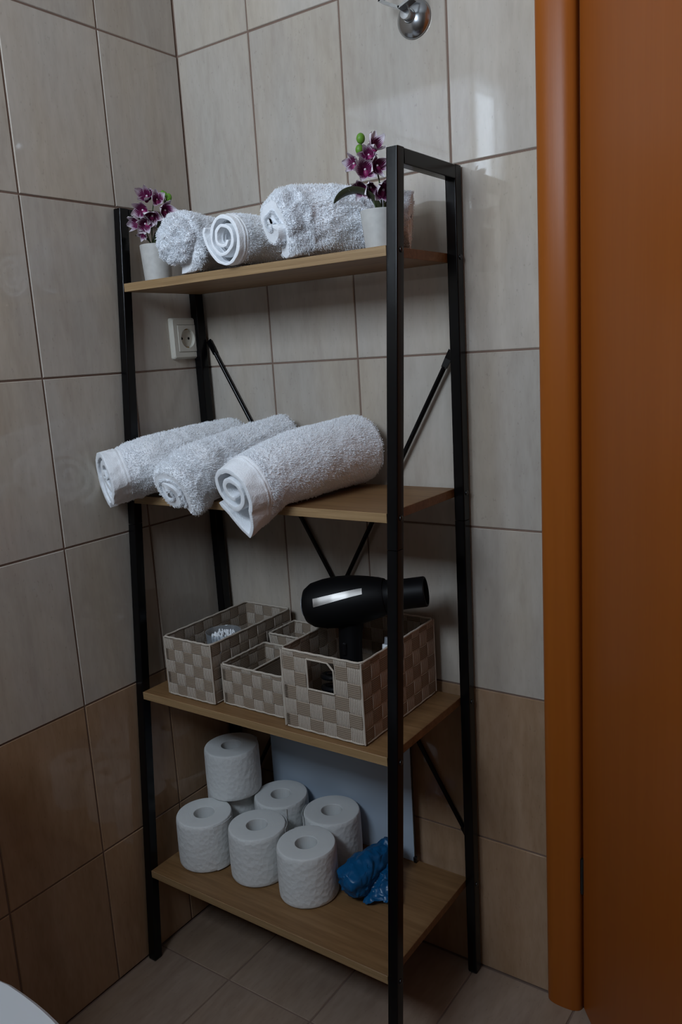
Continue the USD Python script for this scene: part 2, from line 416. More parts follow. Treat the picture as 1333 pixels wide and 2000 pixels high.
# left wall (x = 0), with the window opening
wl = Thing('wall_left', 'beige tiled wall at left with darker lower rows', None, kind='structure')
bx = []
T0, T1 = -WALL_T, -TT + 0.0008
for a, b, c, d in ((Y0 - 0.1, WIN['y0'], 0, ZC), (WIN['y1'], 0.1, 0, ZC), (WIN['y0'], WIN['y1'], 0, WIN['z0']), (WIN['y0'], WIN['y1'], WIN['z1'], ZC)):
    bx.append(box((T0, a, c), (-0.0022, b, d)))
part(wl, 'grout', cat_(bx), M['grout'])
for i in range(len(GY) - 1):
    for k in range(len(ROWS) - 1):
        y0, y1, z0, z1 = -GY[i + 1], -GY[i], ROWS[k], ROWS[k + 1]
        cuts = [(y0, y1, z0, z1)]
        if y0 < WIN['y1'] and y1 > WIN['y0'] and z0 < WIN['z1'] and z1 > WIN['z0']:
            cuts = []
            if z0 < WIN['z0']: cuts.append((y0, y1, z0, WIN['z0']))
            if z1 > WIN['z1']: cuts.append((y0, y1, WIN['z1'], z1))
            za, zb = max(z0, WIN['z0']), min(z1, WIN['z1'])
            if y0 < WIN['y0']: cuts.append((y0, WIN['y0'], za, zb))
            if y1 > WIN['y1']: cuts.append((WIN['y1'], y1, za, zb))
        for (a, b, c, d) in cuts:
            if b - a > 0.012 and d - c > 0.012:
                part(wl, 'tile', tile_mesh(a, b, c, d, lambda u, v, n: (n, u, v)), M['tile_dark'] if k < 2 else M['tile'])

# back wall (y = 0), tiled up to the door trim and above the door
wb = Thing('wall_back', 'beige tiled wall behind the shelf with darker lower rows', None, kind='structure')
bx = [box((-0.1, 0.0022, 0), (DOOR['x0'], 0.12, ZC)), box((DOOR['x0'], 0.0022, DOOR['z']), (DOOR['x1'], 0.12, ZC)), box((DOOR['x1'], 0.0022, 0), (X1 + 0.1, 0.12, ZC))]
part(wb, 'grout', cat_(bx), M['grout'])
for i in range(len(GX) - 1):
    for k in range(len(ROWS) - 1):
        x0, x1, z0, z1 = GX[i], GX[i + 1], ROWS[k], ROWS[k + 1]
        cuts = [(x0, x1, z0, z1)]
        if x1 > DOOR['x0'] and x0 < DOOR['x1'] and z0 < DOOR['z']:
            cuts = []
            if z1 > DOOR['z']: cuts.append((x0, x1, DOOR['z'], z1))
            zt = min(z1, DOOR['z'])
            if x0 < DOOR['x0']: cuts.append((x0, DOOR['x0'], z0, zt))
            if x1 > DOOR['x1']: cuts.append((DOOR['x1'], x1, z0, zt))
        for (a, b, c, d) in cuts:
            if b - a > 0.012 and d - c > 0.012:
                part(wb, 'tile', tile_mesh(a, b, c, d, lambda u, v, n: (u, -n, v)), M['tile_dark'] if k < 2 else M['tile'])

# floor
fl = Thing('floor', 'brown beige floor tiles with thin joints', None, kind='structure')
part(fl, 'grout', box((-0.1, Y0 - 0.1, -0.1), (X1 + 0.1, 0.1, -0.0022)), M['grout'])
FX = edges(0.1887, 0.1992, X1)
FY = edges(0.2848, 0.30, -Y0)
for i in range(len(FX) - 1):
    for k in range(len(FY) - 1):
        part(fl, 'tile', tile_mesh(FX[i], FX[i + 1], -FY[k + 1], -FY[k], lambda u, v, n: (u, v, n)), M['tile_floor'])

for nm, lo, hi, mm in (('ceiling', (-0.16, Y0 - 0.1, ZC), (X1 + 0.1, 0.12, ZC + 0.1), 'ceiling'),
                       ('wall_right', (X1, Y0 - 0.1, 0), (X1 + 0.1, 0.12, ZC), 'wall_far'),
                       ('wall_hall', (0.4, 1.0, -0.1), (2.4, 1.1, 2.4), 'ceiling')):
    g = usdkit.mesh(stage, free('/World', nm), box(lo, hi), M[mm])
    data(g.GetPrim(), None, None, None, 'structure')

wf = [box((-0.16, Y0 - 0.1, 0), (WINF['x0'], Y0, ZC)), box((WINF['x1'], Y0 - 0.1, 0), (X1 + 0.1, Y0, ZC)),
      box((WINF['x0'], Y0 - 0.1, 0), (WINF['x1'], Y0, WINF['z0'])), box((WINF['x0'], Y0 - 0.1, WINF['z1']), (WINF['x1'], Y0, ZC))]
g = usdkit.mesh(stage, free('/World', 'wall_front'), cat_(wf), M['wall_far'])
data(g.GetPrim(), None, None, None, 'structure')


# windows: frame of four rails round one pane, placed by (u along the wall, n outwards, z)
def window(name, label, u0, u1, z0, z1, place):
    fr = 0.026
    base = place((u0 + u1) / 2, 0.02, z0)
    wn = Thing(name, label, None, base, kind='structure')

    def bb(a0, a1, n0, n1, c0, c1, r=0.002):
        p, q = np.array(place(a0, n0, c0)), np.array(place(a1, n1, c1))
        return cbox(np.minimum(p, q), np.maximum(p, q), r)
    part(wn, 'window_frame', cat_([bb(u0, u0 + fr, 0.004, 0.036, z0, z1), bb(u1 - fr, u1, 0.004, 0.036, z0, z1),
                                   bb(u0 + fr, u1 - fr, 0.004, 0.036, z0, z0 + fr), bb(u0 + fr, u1 - fr, 0.004, 0.036, z1 - fr, z1)]), M['white_frame'])
    part(wn, 'pane', bb(u0 + fr - 0.004, u1 - fr + 0.004, 0.018, 0.022, z0 + fr - 0.004, z1 - fr + 0.004, 0.0005), M['pane'])


window('window_1', 'small high window in the left wall', WIN['y0'], WIN['y1'], WIN['z0'], WIN['z1'], lambda u, n, z: (-n, u, z))
window('window_2', 'high window in the wall facing the shelf', WINF['x0'], WINF['x1'], WINF['z0'], WINF['z1'], lambda u, n, z: (u, Y0 - n, z))

# door trim: rounded architrave, and the door standing ajar into the room
TX0, TX1 = 0.7345, 0.7985


def trim_profile():
    out = [(TX0, 0.0)]
    for k in range(25):
        a = math.pi * (1 - k / 24)
        x = (TX0 + TX1) / 2 + (TX1 - TX0) / 2 * np.sign(math.cos(a)) * abs(math.cos(a)) ** 0.75
        out.append((x, -0.003 - 0.0175 * abs(math.sin(a)) ** 0.8))
    out.append((TX1, 0.0))
    return out


from shapely.geometry import Polygon
tr = Thing('trim_1', 'rounded orange wood door trim on the tiled wall', None, (TX0, 0, 0), kind='structure')
pf = trimesh.creation.extrude_polygon(Polygon(trim_profile()), DOOR['z'] + 0.06)
part(tr, 'upright', pf, M['trimwood'], smooth=40)
pf2 = pf.copy()
pf2.vertices[:, 0] = DOOR['x0'] + DOOR['x1'] - pf2.vertices[:, 0]
pf2.invert()
part(tr, 'upright', pf2, M['trimwood'], smooth=40)
hd = trimesh.creation.extrude_polygon(Polygon([(x - TX0, y) for x, y in trim_profile()]), DOOR['x1'] - DOOR['x0'] + 0.004)
v = hd.vertices.copy()
hd.vertices = np.stack([DOOR['x0'] - 0.002 + v[:, 2], v[:, 1], DOOR['z'] - 0.002 + v[:, 0]], -1)
hd.fix_normals()
part(tr, 'head_rail', hd, M['trimwood'], smooth=40)
jm = [box((DOOR['x0'] - 0.0015, 0.0, 0), (DOOR['x0'] + 0.02, 0.12, DOOR['z'])), box((DOOR['x1'] - 0.02, 0.0, 0), (DOOR['x1'] + 0.0015, 0.12, DOOR['z'])),
      box((DOOR['x0'], 0.0, DOOR['z'] - 0.02), (DOOR['x1'], 0.12, DOOR['z'] + 0.0015))]
part(tr, 'jamb', cat_(jm), M['trimwood'])

HINGE = np.array([0.8015, -0.0095, 0.0])
DOOR_ANG = -52.0
dr = Thing('door_1', 'plain orange wood door standing ajar', None, HINGE, kind='structure', rotz=DOOR_ANG)
leaf = cbox((0.0, 0.0, 0.008), (0.785, 0.040, 2.005), 0.004)
leaf = trimesh.creation.extrude_polygon(Polygon([(x + 0.3925, y + 0.02) for x, y in rsec(0.3925, 0.02, 0.004, 4)]), 1.997)
leaf.vertices[:, 2] += 0.008
leaf.vertices[:, 1] *= -1
leaf.vertices[:, 1] += 0.040
leaf.fix_normals()
part(dr, 'door_leaf', leaf, M['door'], smooth=40, local=True)
for z in (0.27, 1.78):
    k = lathe([(0, z - 0.034), (0.0035, z - 0.034), (0.0042, z - 0.031), (0.0042, z + 0.031), (0.0035, z + 0.034), (0, z + 0.034)], 14)
    k.vertices[:, :2] += np.array([-0.0028, 0.0])
    part(dr, 'hinge', k, M['bolt'], smooth=30, local=True)
hp = cat_([tube([(0.72, -0.002, 1.02), (0.72, -0.05, 1.02)], 0.009, 16), tube([(0.72, -0.05, 1.02), (0.70, -0.053, 1.02), (0.61, -0.053, 1.02)], 0.009, 16)])
part(dr, 'door_handle', hp, M['chrome'], smooth=40, local=True)

# ---------------------------------------------------------------- shelving unit
H = 1.475


def lerp(a, b, t):
    return a + (b - a) * t


def xl(z, inner):   # left frame
    return lerp(0.0255, 0.0195, z / H) if inner else lerp(0.0060, 0.0010, z / H)


def xr(z, inner):
    return lerp(0.5808, 0.5868, z / H) if inner else lerp(0.5990, 0.6062, z / H)


def yf(z):           # front face of the front posts
    return lerp(-0.3270, -0.2030, z / H)


def yr(z):           # rear face of the rear posts
    return lerp(-0.0070, -0.0025, z / H)


def post(xa, front, z0, z1):
    pts = []
    for z in (z0, z1):
        x0, x1 = sorted((xa(z, True), xa(z, False)))
        y0 = yf(z) if front else yr(z) - 0.0215 - (0.006 if xa is xl else 0.0)
        y1 = y0 + (0.0200 if front else 0.0215)
        cx, cy = (x0 + x1) / 2, (y0 + y1) / 2
        pts += [(cx + p, cy + q, z) for p, q in rsec((x1 - x0) / 2, (y1 - y0) / 2, 0.0022, 3)]
    return hull(pts)


su = Thing('shelving_unit', 'freestanding black metal rack with four oak boards against the tiled corner', 'shelf unit', (0.30, -0.165, 0.0))
for xa in (xl, xr):
    for front in (True, False):
        SEAM = 0.895
        pm = cat_([post(xa, front, 0.004, SEAM), post(xa, front, SEAM + 0.0012, H)])
        part(su, 'post', pm, M['black_metal'], smooth=35)
        x0, x1 = sorted((xa(0, True), xa(0, False)))
        y0 = yf(0) if front else yr(0) - 0.0215
        part(su, 'foot_cap', cbox((x0 + 0.0006, y0 + 0.0006, 0.0), (x1 - 0.0006, y0 + 0.0195, 0.004), 0.001), M['bolt'])
    x0, x1 = sorted((xa(H, True), xa(H, False)))
    part(su, 'top_bar', cat_([hull([(lerp(x0, x1, 0.5) + p, y, H - 0.0110 + q) for y in (yf(H) + 0.0198, yr(H) - 0.0213) for p, q in rsec((x1 - x0) / 2 - 0.0002, 0.0110, 0.0022, 3)])]), M['black_metal'], smooth=35)
SHELF_Z = [0.197, 0.567, 0.951, 1.341]
ST = 0.0150
SHELF_Y1 = -0.0170
for z in SHELF_Z:
    sb = part(su, 'shelf_board', cbox((xl(z, True) + 0.0002, yf(z) + 0.0012, z - ST), (xr(z, True) - 0.0002, SHELF_Y1, z), 0.0007), M['oak'])
    part(su, 'edge_band', cbox((xl(z, True) + 0.0003, yf(z) + 0.0002, z - ST + 0.0001), (xr(z, True) - 0.0003, yf(z) + 0.0012, z - 0.0001), 0.0004), M['oak_edge'], under=sb)
    for xa, s in ((xl, -1), (xr, 1)):
        for y in (yf(z) + 0.010, yr(z) - 0.011):
            cx = xa(z, False)
            k = lathe([(0, 0), (0.0045, 0), (0.0042, 0.0016), (0.002, 0.0024), (0, 0.0024)], 12)
            k.apply_transform(rot([0, 1, 0], 90 * s))
            k.vertices += np.array([cx - 0.0002 * s, y, z - ST / 2])
            if s == 1 or z < 1.0:
                part(su, 'bolt', k, M['bolt'], smooth=40)


def brace(p, q):
    p, q = np.array(p), np.array(q)
    d = (q - p) / np.linalg.norm(q - p)
    L = np.linalg.norm(q - p)
    n = 5
    body = tube([p + d * 0.028, q - d * 0.028], 0.0043, 12)
    out = [body]
    for e, s in ((p, 1), (q, -1)):
        side = np.cross(d, [0, 1, 0])
        A = [e + d * s * 0.030 + side * 0.0043 * c + np.array([0, 0.0035 * w, 0]) for c in (-1, 1) for w in (-1, 1)]
        B = [e + d * s * 0.014 + side * 0.0062 * c + np.array([0, 0.0012 * w, 0]) for c in (-1, 1) for w in (-1, 1)]
        Cc = [e - d * s * 0.002 + side * 0.0062 * c + np.array([0, 0.0012 * w, 0]) for c in (-1, 1) for w in (-1, 1)]
        out += [hull(A + B), hull(B + Cc)]
    return cat_(out)


part(su, 'brace', brace((0.0235, -0.0058, 1.232), (0.5845, -0.0058, 0.268)), M['black_metal'], smooth=35)
part(su, 'brace', brace((0.5835, -0.0140, 1.183), (0.0260, -0.0140, 0.225)), M['black_metal'], smooth=35)
#@@PART2

# ---------------------------------------------------------------- woven baskets
ribbon_n = 0


def ribbon(P, N, Wd, width, th):
    """A flat strap along the points P: outward normals N, across directions Wd. Returns (mesh, uv)."""
    P, N, Wd = (np.asarray(a, float) for a in (P, N, Wd))
    hw, ht = width / 2, th / 2
    sec = [(-hw, -ht), (-hw * 0.92, ht), (hw * 0.92, ht), (hw, -ht)]
    v = np.stack([P + Wd * a + N * b for a, b in sec], 1)
    n = len(P)
    s = np.concatenate([[0], np.cumsum(np.linalg.norm(np.diff(P, axis=0), axis=1))])
    uv = np.stack([np.stack([s, np.full(n, a)], 1) for a, b in sec], 1).reshape(-1, 2)
    f = []
    for i in range(n - 1):
        for j in range(4):
            k = (j + 1) % 4
            q = [i * 4 + j, (i + 1) * 4 + j, (i + 1) * 4 + k, i * 4 + k]
            f += [[q[0], q[1], q[2]], [q[0], q[2], q[3]]]
    e = (n - 1) * 4
    f += [[0, 1, 2], [0, 2, 3], [e, e + 2, e + 1], [e, e + 3, e + 2]]
    t = trimesh.Trimesh(v.reshape(-1, 3), np.array(f), process=False)
    c = np.mean(P, 0)
    mid = n // 2 * 4 + 1
    if np.dot(np.cross(v[n // 2, 2] - v[n // 2, 1], (P[min(n // 2 + 1, n - 1)] - P[n // 2])), N[n // 2]) > 0:
        t.invert()
    return t, uv


def basket(name, label, x0, x1, y0, y1, z0, rows, ncx, ncy, flare=0.0, yaw=0.0, hole=None, divider=None, group=None):
    """rows: heights of the horizontal straps from the top down. hole: ((col0, col1), (row0, row1)) in the front wall."""
    cx, cy = (x0 + x1) / 2, (y0 + y1) / 2
    th = Thing(name, label, 'basket', (cx, cy, z0), group or 'woven baskets on the third board', rotz=yaw)
    hx, hy = (x1 - x0) / 2 - 0.002, (y1 - y0) / 2 - 0.002
    Ht = sum(rows)
    zt = Ht
    A = 0.0009

    def sides(zz):
        g = 1 - flare * (1 - zz / Ht)
        a, b = hx * g, hy * g
        return [((-a, -b), (a, -b), (0, -1), ncx), ((a, -b), (a, b), (1, 0), ncy), ((a, b), (-a, b), (0, 1), ncx), ((-a, b), (-a, -b), (-1, 0), ncy)]

    off = [0, ncx, ncx + ncy, 2 * ncx + ncy]
    zedge = [Ht]
    for r in rows:
        zedge.append(zedge[-1] - r)
    K = 4

    def wave(t):      # t within a cell 0..1
        return 0.35 + 0.65 * math.sin(math.pi * t)
    for r, h in enumerate(rows):
        zc = (zedge[r] + zedge[r + 1]) / 2
        segs, cur = [], []
        for si, (p, q, nn, nc) in enumerate(sides(zc)):
            p, q = np.array(p), np.array(q)
            for c in range(nc):
                cut = hole and si == 0 and hole[0][0] <= c < hole[0][1] and hole[1][0] <= r < hole[1][1]
                if cut:
                    if len(cur) > 1:
                        segs.append(cur)
                    cur = []
                    continue
                sg = 1 if (r + c + off[si]) % 2 else -1
                for k in range(K):
                    t = (k + 0.5) / K
                    xy = p + (q - p) * (c + t) / nc
                    cur.append((np.array([*xy, zc]) + np.array([*nn, 0]) * sg * A * wave(t), np.array([*nn, 0.0])))
        if hole and hole[1][0] <= r < hole[1][1]:
            segs.append(cur + segs.pop(0) if segs else cur)
        else:
            segs.append(cur + cur[:2])
        for sgm in segs:
            if len(sgm) > 2:
                P = [a for a, _ in sgm]
                N = [b for _, b in sgm]
                m, uv = ribbon(P, N, np.tile([0, 0, 1.0], (len(P), 1)), h - 0.0012, 0.0009)
                part(th, 'band', m, M['band'], uv=uv, local=True)
    for si, (p, q, nn, nc) in enumerate(sides(Ht)):
        pb, qb = (np.array(a) for a in sides(0)[si][:2])
        p, q = np.array(p), np.array(q)
        d = np.array([*(q - p), 0.0])
        w = np.linalg.norm(q - p) / nc
        d /= np.linalg.norm(d)
        for c in range(nc):
            P, N = [], []
            for r in range(len(rows)):
                if hole and si == 0 and hole[0][0] <= c < hole[0][1] and hole[1][0] <= r < hole[1][1]:
                    P, N = [], []
                    continue
                sg = -1 if (r + c + off[si]) % 2 else 1
                for k in range(K):
                    t = (k + 0.5) / K
                    z = zedge[r] - rows[r] * t
                    top, bot = p + (q - p) * (c + 0.5) / nc, pb + (qb - pb) * (c + 0.5) / nc
                    xy = bot + (top - bot) * z / Ht
                    P.append(np.array([*xy, z]) + np.array([*nn, 0]) * sg * A * wave(t))
                    N.append(np.array([*nn, 0.0]))
            if len(P) > 2:
                m, uv = ribbon(P, N, np.tile(d, (len(P), 1)), w - 0.0012, 0.0009)
                part(th, 'upright_strap', m, M['upright'], uv=uv, local=True)
    # bound rim, corner wires, foot wire, base
    c4 = [np.array([*s_[0], Ht]) for s_ in sides(Ht)]
    b4 = [np.array([*s_[0], 0.0022]) for s_ in sides(0)]

    def loop(c, r):
        P = []
        for a, b in zip(c, c[1:] + c[:1]):
            for t in np.linspace(0.03, 0.97, 22):
                P.append(a + (b - a) * t + np.array([0, 0, 0.0004 * math.sin(t * 40)]))
        P.append(P[0])
        return tube(P, r, 8)
    part(th, 'rim', loop(c4, 0.0021), M['binding'], smooth=50, local=True)
    part(th, 'foot_rim', loop(b4, 0.0020), M['binding'], smooth=50, local=True)
    for a, b in zip(b4, c4):
        part(th, 'corner_wire', tube([a, a + (b - a) * 0.5, b], 0.0017, 8, up=(0, 1, 0)), M['binding'], smooth=50, local=True)
    g = 1 - flare
    part(th, 'base', cbox((-hx * g + 0.002, -hy * g + 0.002, 0.0008), (hx * g - 0.002, hy * g - 0.002, 0.003), 0.0005), M['band'], local=True)
    if hole:
        (p, q, nn, nc) = sides(Ht)[0]
        xa, xb = p[0] + (q[0] - p[0]) * hole[0][0] / nc, p[0] + (q[0] - p[0]) * hole[0][1] / nc
        za, zb = zedge[hole[1][0]], zedge[hole[1][1]]
        y = p[1] - 0.0006
        P = [(xa, y, za), (xa + 0.012, y, za), (xb - 0.012, y, za), (xb, y, za - 0.012), (xb, y, zb), (xa, y, zb), (xa, y, za)]
        PP = []
        for a, b in zip(P, P[1:]):
            for t in np.linspace(0, 0.96, 8):
                PP.append(np.array(a) + (np.array(b) - np.array(a)) * t)
        PP.append(P[0])
        part(th, 'handle_binding', tube(PP, 0.0017, 8, up=(0, 1, 0)), M['binding'], smooth=50, local=True)
    if divider is not None:
        dx = divider
        nc, nr = max(2, ncy - 1), len(rows)
        m, uv = ribbon([(dx, y, Ht / 2) for y in np.linspace(-hy + 0.002, hy - 0.002, 12)], np.tile([1.0, 0, 0], (12, 1)), np.tile([0, 0, 1.0], (12, 1)), Ht - 0.006, 0.0022)
        part(th, 'divider', m, M['band'], uv=uv, local=True)
        part(th, 'divider_rim', tube([(dx, -hy, Ht - 0.001), (dx, 0, Ht - 0.001), (dx, hy, Ht - 0.001)], 0.0019, 8), M['binding'], smooth=50, local=True)
    return th


Z1, Z2, Z3, Z4 = (z + 0.0006 for z in (1.341, 0.951, 0.567, 0.197))
basket('woven_basket', 'tall narrow woven strap basket holding cotton buds, left end of the third board', 0.0765, 0.2000, -0.2610, -0.0210, Z3, [0.0232] * 5, 5, 9, yaw=0.0)
basket('woven_basket', 'low woven strap basket with a divider, between the tall basket and the dryer basket', 0.2070, 0.3540, -0.2465, -0.1190, Z3, [0.008, 0.0232, 0.0232, 0.0232], 6, 5, divider=0.002)
basket('woven_basket', 'small tapered woven basket behind the low divided basket', 0.2085, 0.2960, -0.1090, -0.0240, Z3, [0.0232] * 4, 4, 4, flare=0.22)
basket('woven_basket', 'largest woven strap basket with a cut-out handle, holding the hair dryer', 0.3680, 0.5350, -0.2660, -0.0220, Z3, [0.010, 0.0262, 0.0262, 0.0262, 0.0262, 0.0262], 6, 9, hole=((2, 4), (1, 3)))

# cotton buds in a clear round cup
cup = Thing('clear_cup', 'clear plastic cup of cotton buds in the tall narrow basket', 'cup', (0.138, -0.160, Z3 + 0.0032))
CB = Z3 + 0.0032
part(cup, 'cup_wall', lathe([(0, 0), (0.028, 0), (0.030, 0.002), (0.034, 0.099), (0.0352, 0.1005), (0.0336, 0.1005), (0.0287, 0.0035), (0, 0.0015)], 40, (0.138, -0.160, CB)), M['clear'], smooth=40)
buds = []
for k in range(95):
    a, r = rng.random() * 6.283, 0.0215 * math.sqrt(rng.random())
    x, y = 0.138 + r * math.cos(a), -0.160 + r * math.sin(a)
    lx, ly = (rng.random(2) - 0.5) * 0.006
    zt = CB + 0.088 + 0.013 * rng.random()
    buds.append(tube([(x, y, CB + 0.0048), (x + lx, y + ly, zt - 0.012)], 0.0011, 5))
    tip = trimesh.creation.icosphere(1, 1.0)
    tip.vertices *= (0.0026, 0.0026, 0.0065)
    tip.vertices += (x + lx, y + ly, zt - 0.006)
    buds.append(tip)
g = usdkit.mesh(stage, free('/World', 'cotton_buds'), cat_(buds), M['cotton'], smooth=40)
data(g.GetPrim(), 'bundle of white cotton buds standing in the clear cup', 'cotton buds', None, 'stuff')

# ---------------------------------------------------------------- hair dryer
hd_ = Thing('hair_dryer', 'black hair dryer with a silver side strip standing in the largest basket', 'hair dryer', (0.44, -0.150, Z3 + 0.004))
B0, B1 = np.array([0.3600, -0.1780, 0.7560]), np.array([0.5640, -0.1000, 0.7860])
ax = (B1 - B0) / np.linalg.norm(B1 - B0)
L = np.linalg.norm(B1 - B0)
prof = [(0.0, 0.0), (0.018, 0.0005), (0.031, 0.006), (0.039, 0.018), (0.0435, 0.040), (0.0455, 0.066), (0.0440, 0.092), (0.0395, 0.118), (0.0345, 0.140), (0.0310, 0.150)]
noz = [(0.0300, 0.146), (0.0285, 0.152), (0.0270, 0.160), (0.0262, 0.190), (0.0262, L - 0.002), (0.0250, L), (0.0225, L), (0.0220, 0.170), (0.0, 0.168)]


def along(profile, n=40):
    t = lathe(profile, n)
    z = ax
    x = np.cross([0, 0, 1.0], z)
    x /= np.linalg.norm(x)
    y = np.cross(z, x)
    t.vertices = B0 + t.vertices[:, :1] * x + t.vertices[:, 1:2] * y + t.vertices[:, 2:] * z
    return t


SIDE = np.cross(ax, [0, 0, 1.0])
SIDE /= np.linalg.norm(SIDE)
UPV = np.cross(SIDE, ax)
part(hd_, 'barrel', along(prof), M['black_matte'], smooth=40)
part(hd_, 'nozzle', along(noz), M['black_matte'], smooth=40)
gr = [along([(r, -0.0006), (r + 0.0012, -0.0006), (r + 0.0012, 0.004), (r, 0.004), (r, -0.0006)], 32) for r in (0.006, 0.012, 0.0175)]
part(hd_, 'air_grille', cat_(gr), M['grey_plastic'], smooth=30)
hp0 = B0 + ax * 0.080 - UPV * 0.030
hp1 = np.array([0.4480, -0.1630, Z3 + 0.0300])
Pn = [hp0 + (hp1 - hp0) * t + np.array([-0.004 * math.sin(math.pi * t), 0, 0]) for t in np.linspace(0, 1, 12)]
hr = np.interp(np.linspace(0, 1, 12), [0, 0.15, 0.6, 0.95, 1], [0.0250, 0.0205, 0.0195, 0.0180, 0.014])
part(hd_, 'handle', tube(Pn, hr, 24, up=(0, 1, 0), sx=1.08, sy=0.88), M['black_matte'], smooth=50)
part(hd_, 'switch', cbox(tuple(Pn[4] + np.array([-0.004, -0.0215, -0.012])), tuple(Pn[4] + np.array([0.004, -0.0160, 0.012])), 0.002), M['black_gloss'])
# silver strip follows the barrel's side
nu, nv = 22, 5
top = np.zeros((nu, nv, 3))
pr_, pz = np.array([p[0] for p in prof]), np.array([p[1] for p in prof])
for i in range(nu):
    s_ = 0.030 + 0.088 * i / (nu - 1)
    rr = np.interp(s_, pz, pr_) + 0.0009
    w_ = 0.0074 * (1 - 0.25 * i / (nu - 1))
    for j in range(nv):
        h_ = 0.015 + 0.010 * math.sin(i / (nu - 1) * 1.4) + w_ * (j / (nv - 1) - 0.5) * 2
        an = h_ / rr
        top[i, j] = B0 + ax * s_ + (SIDE * math.cos(an) + UPV * math.sin(an)) * rr
sg_ = 1
cen = B0[None, None] + ax * ((top - B0) @ ax)[..., None]
bot = cen + (top - cen) * 0.955
strip = sheet(top, bot)
strip.fix_normals()
part(hd_, 'silver_strip', strip, M['silver'], smooth=40, label='silver strip along the barrel')
cord = []
for k in range(150):
    a = k / 150 * 2 * math.pi * 4.2
    r = 0.027 + 0.0008 * math.sin(k * 0.37)
    cord.append((0.4480 + r * math.cos(a), -0.212 + 0.75 * r * math.sin(a), Z3 + 0.010 + 0.0086 * a / (2 * math.pi) + 0.052 * k / 150))
cord = [(0.448, -0.163, Z3 + 0.030), (0.452, -0.176, Z3 + 0.012), (0.468, -0.196, Z3 + 0.009)] + cord
part(hd_, 'cord', tube(cord, 0.0048, 8), M['black_gloss'], smooth=50)

# small things beside the dryer in the same basket
tb = Thing('white_tube', 'small white squeezy tube behind the hair dryer handle', 'tube', (0.505, -0.13, Z3 + 0.004))
P = [(0.512, -0.150, Z3 + 0.012), (0.508, -0.140, Z3 + 0.060), (0.500, -0.125, Z3 + 0.122)]
part(tb, 'tube_body', tube([P[0], P[1], P[2]], [0.014, 0.015, 0.012], 18, up=(0, 1, 0), sx=1.1, sy=0.7), M['cotton'], smooth=50)
part(tb, 'tube_cap', tube([P[2], (0.499, -0.1225, Z3 + 0.134)], [0.009, 0.008], 16, up=(0, 1, 0)), M['grey_plastic'], smooth=40)

# ---------------------------------------------------------------- toilet rolls (one built, the rest are copies)
RH, RR, RC = 0.101, 0.0573, 0.0205
ROLLS = [(0.0950, -0.2180, 0, 'toilet roll at the front left corner of the bottom board'),
         (0.2190, -0.1990, 0, 'middle toilet roll of the front row on the bottom board'),
         (0.3400, -0.1990, 0, 'toilet roll beside the blue plastic bag, right end of the front row'),
         (0.3180, -0.0845, 0, 'toilet roll behind the front row, against the white board at right'),
         (0.1880, -0.0855, 0, 'toilet roll in the middle of the back row below the stacked roll'),
         (0.0705, -0.1010, 0, 'mostly hidden toilet roll underneath the stacked one'),
         (0.0900, -0.1180, 1, 'toilet roll stacked on top of another at the back left')]
proto = None
for i, (x, y, lv, lab) in enumerate(ROLLS):
    base = (x, y, Z4 + lv * (RH + 0.0008))
    if proto is None:
        proto = Thing('toilet_roll', lab, 'toilet roll', base, 'toilet rolls on the bottom board')
        n = 72
        zz = [0.0, 0.0, 0.0012, 0.004, 0.010, 0.03, 0.05, 0.07, RH - 0.010, RH - 0.004, RH - 0.0012]
        rr = [RC + 0.0005, RR - 0.004, RR - 0.0018, RR - 0.0004, RR, RR + 0.0004, RR + 0.0002, RR, RR - 0.0003, RR - 0.0010, RR - 0.0026]
        b_ = lathe(list(zip(rr, zz)), n)
        a_ = np.arctan2(b_.vertices[:, 1], b_.vertices[:, 0])
        k_ = 1 + 0.010 * np.cos(2 * a_ + 0.6) + 0.006 * np.cos(3 * a_)
        b_.vertices[:, :2] *= k_[:, None]
        part(proto, 'paper_wrap', b_, M['paper'], smooth=50, local=True)
        t_ = lathe([(RR - 0.0026, RH - 0.0012), (RR - 0.0050, RH), (RC + 0.010, RH - 0.0005), (RC + 0.001, RH - 0.0010), (RC, RH - 0.0025), (RC - 0.0002, 0.0), (RC + 0.0005, 0.0)], n)
        a_ = np.arctan2(t_.vertices[:, 1], t_.vertices[:, 0])
        k_ = 1 + (0.010 * np.cos(2 * a_ + 0.6) + 0.006 * np.cos(3 * a_)) * np.clip(np.hypot(t_.vertices[:, 0], t_.vertices[:, 1]) / RR, 0, 1)
        t_.vertices[:, :2] *= k_[:, None]
        part(proto, 'paper_end', t_, M['paper_top'], smooth=40, local=True)
        ang = np.linspace(-0.5, 0.35, 16)
        top = np.array([[((RR + 0.0014 + 0.0012 * max(0, t)) * (1 + 0.010 * math.cos(2 * t + 0.6) + 0.006 * math.cos(3 * t)) * math.cos(t), (RR + 0.0014 + 0.0012 * max(0, t)) * (1 + 0.010 * math.cos(2 * t + 0.6) + 0.006 * math.cos(3 * t)) * math.sin(t), z) for z in np.linspace(0.003, RH - 0.003, 8)] for t in ang])
        bot = top * np.array([0.988, 0.988, 1])
        ls = sheet(top, bot)
        ls.fix_normals()
        part(proto, 'loose_sheet', ls, M['paper'], smooth=40, local=True)
    else:
        p = free('/World', 'toilet_roll')
        x_ = UsdGeom.Xform.Define(stage, p)
        x_.AddTranslateOp().Set(Gf.Vec3d(*base))
        x_.AddRotateZOp().Set(float([0, 47, 130, 215, 300, 20, 95][i]))
        x_.GetPrim().GetReferences().AddInternalReference(Sdf.Path(proto.path))
        x_.GetPrim().SetInstanceable(True)
        data(x_.GetPrim(), lab, 'toilet roll', 'toilet rolls on the bottom board')

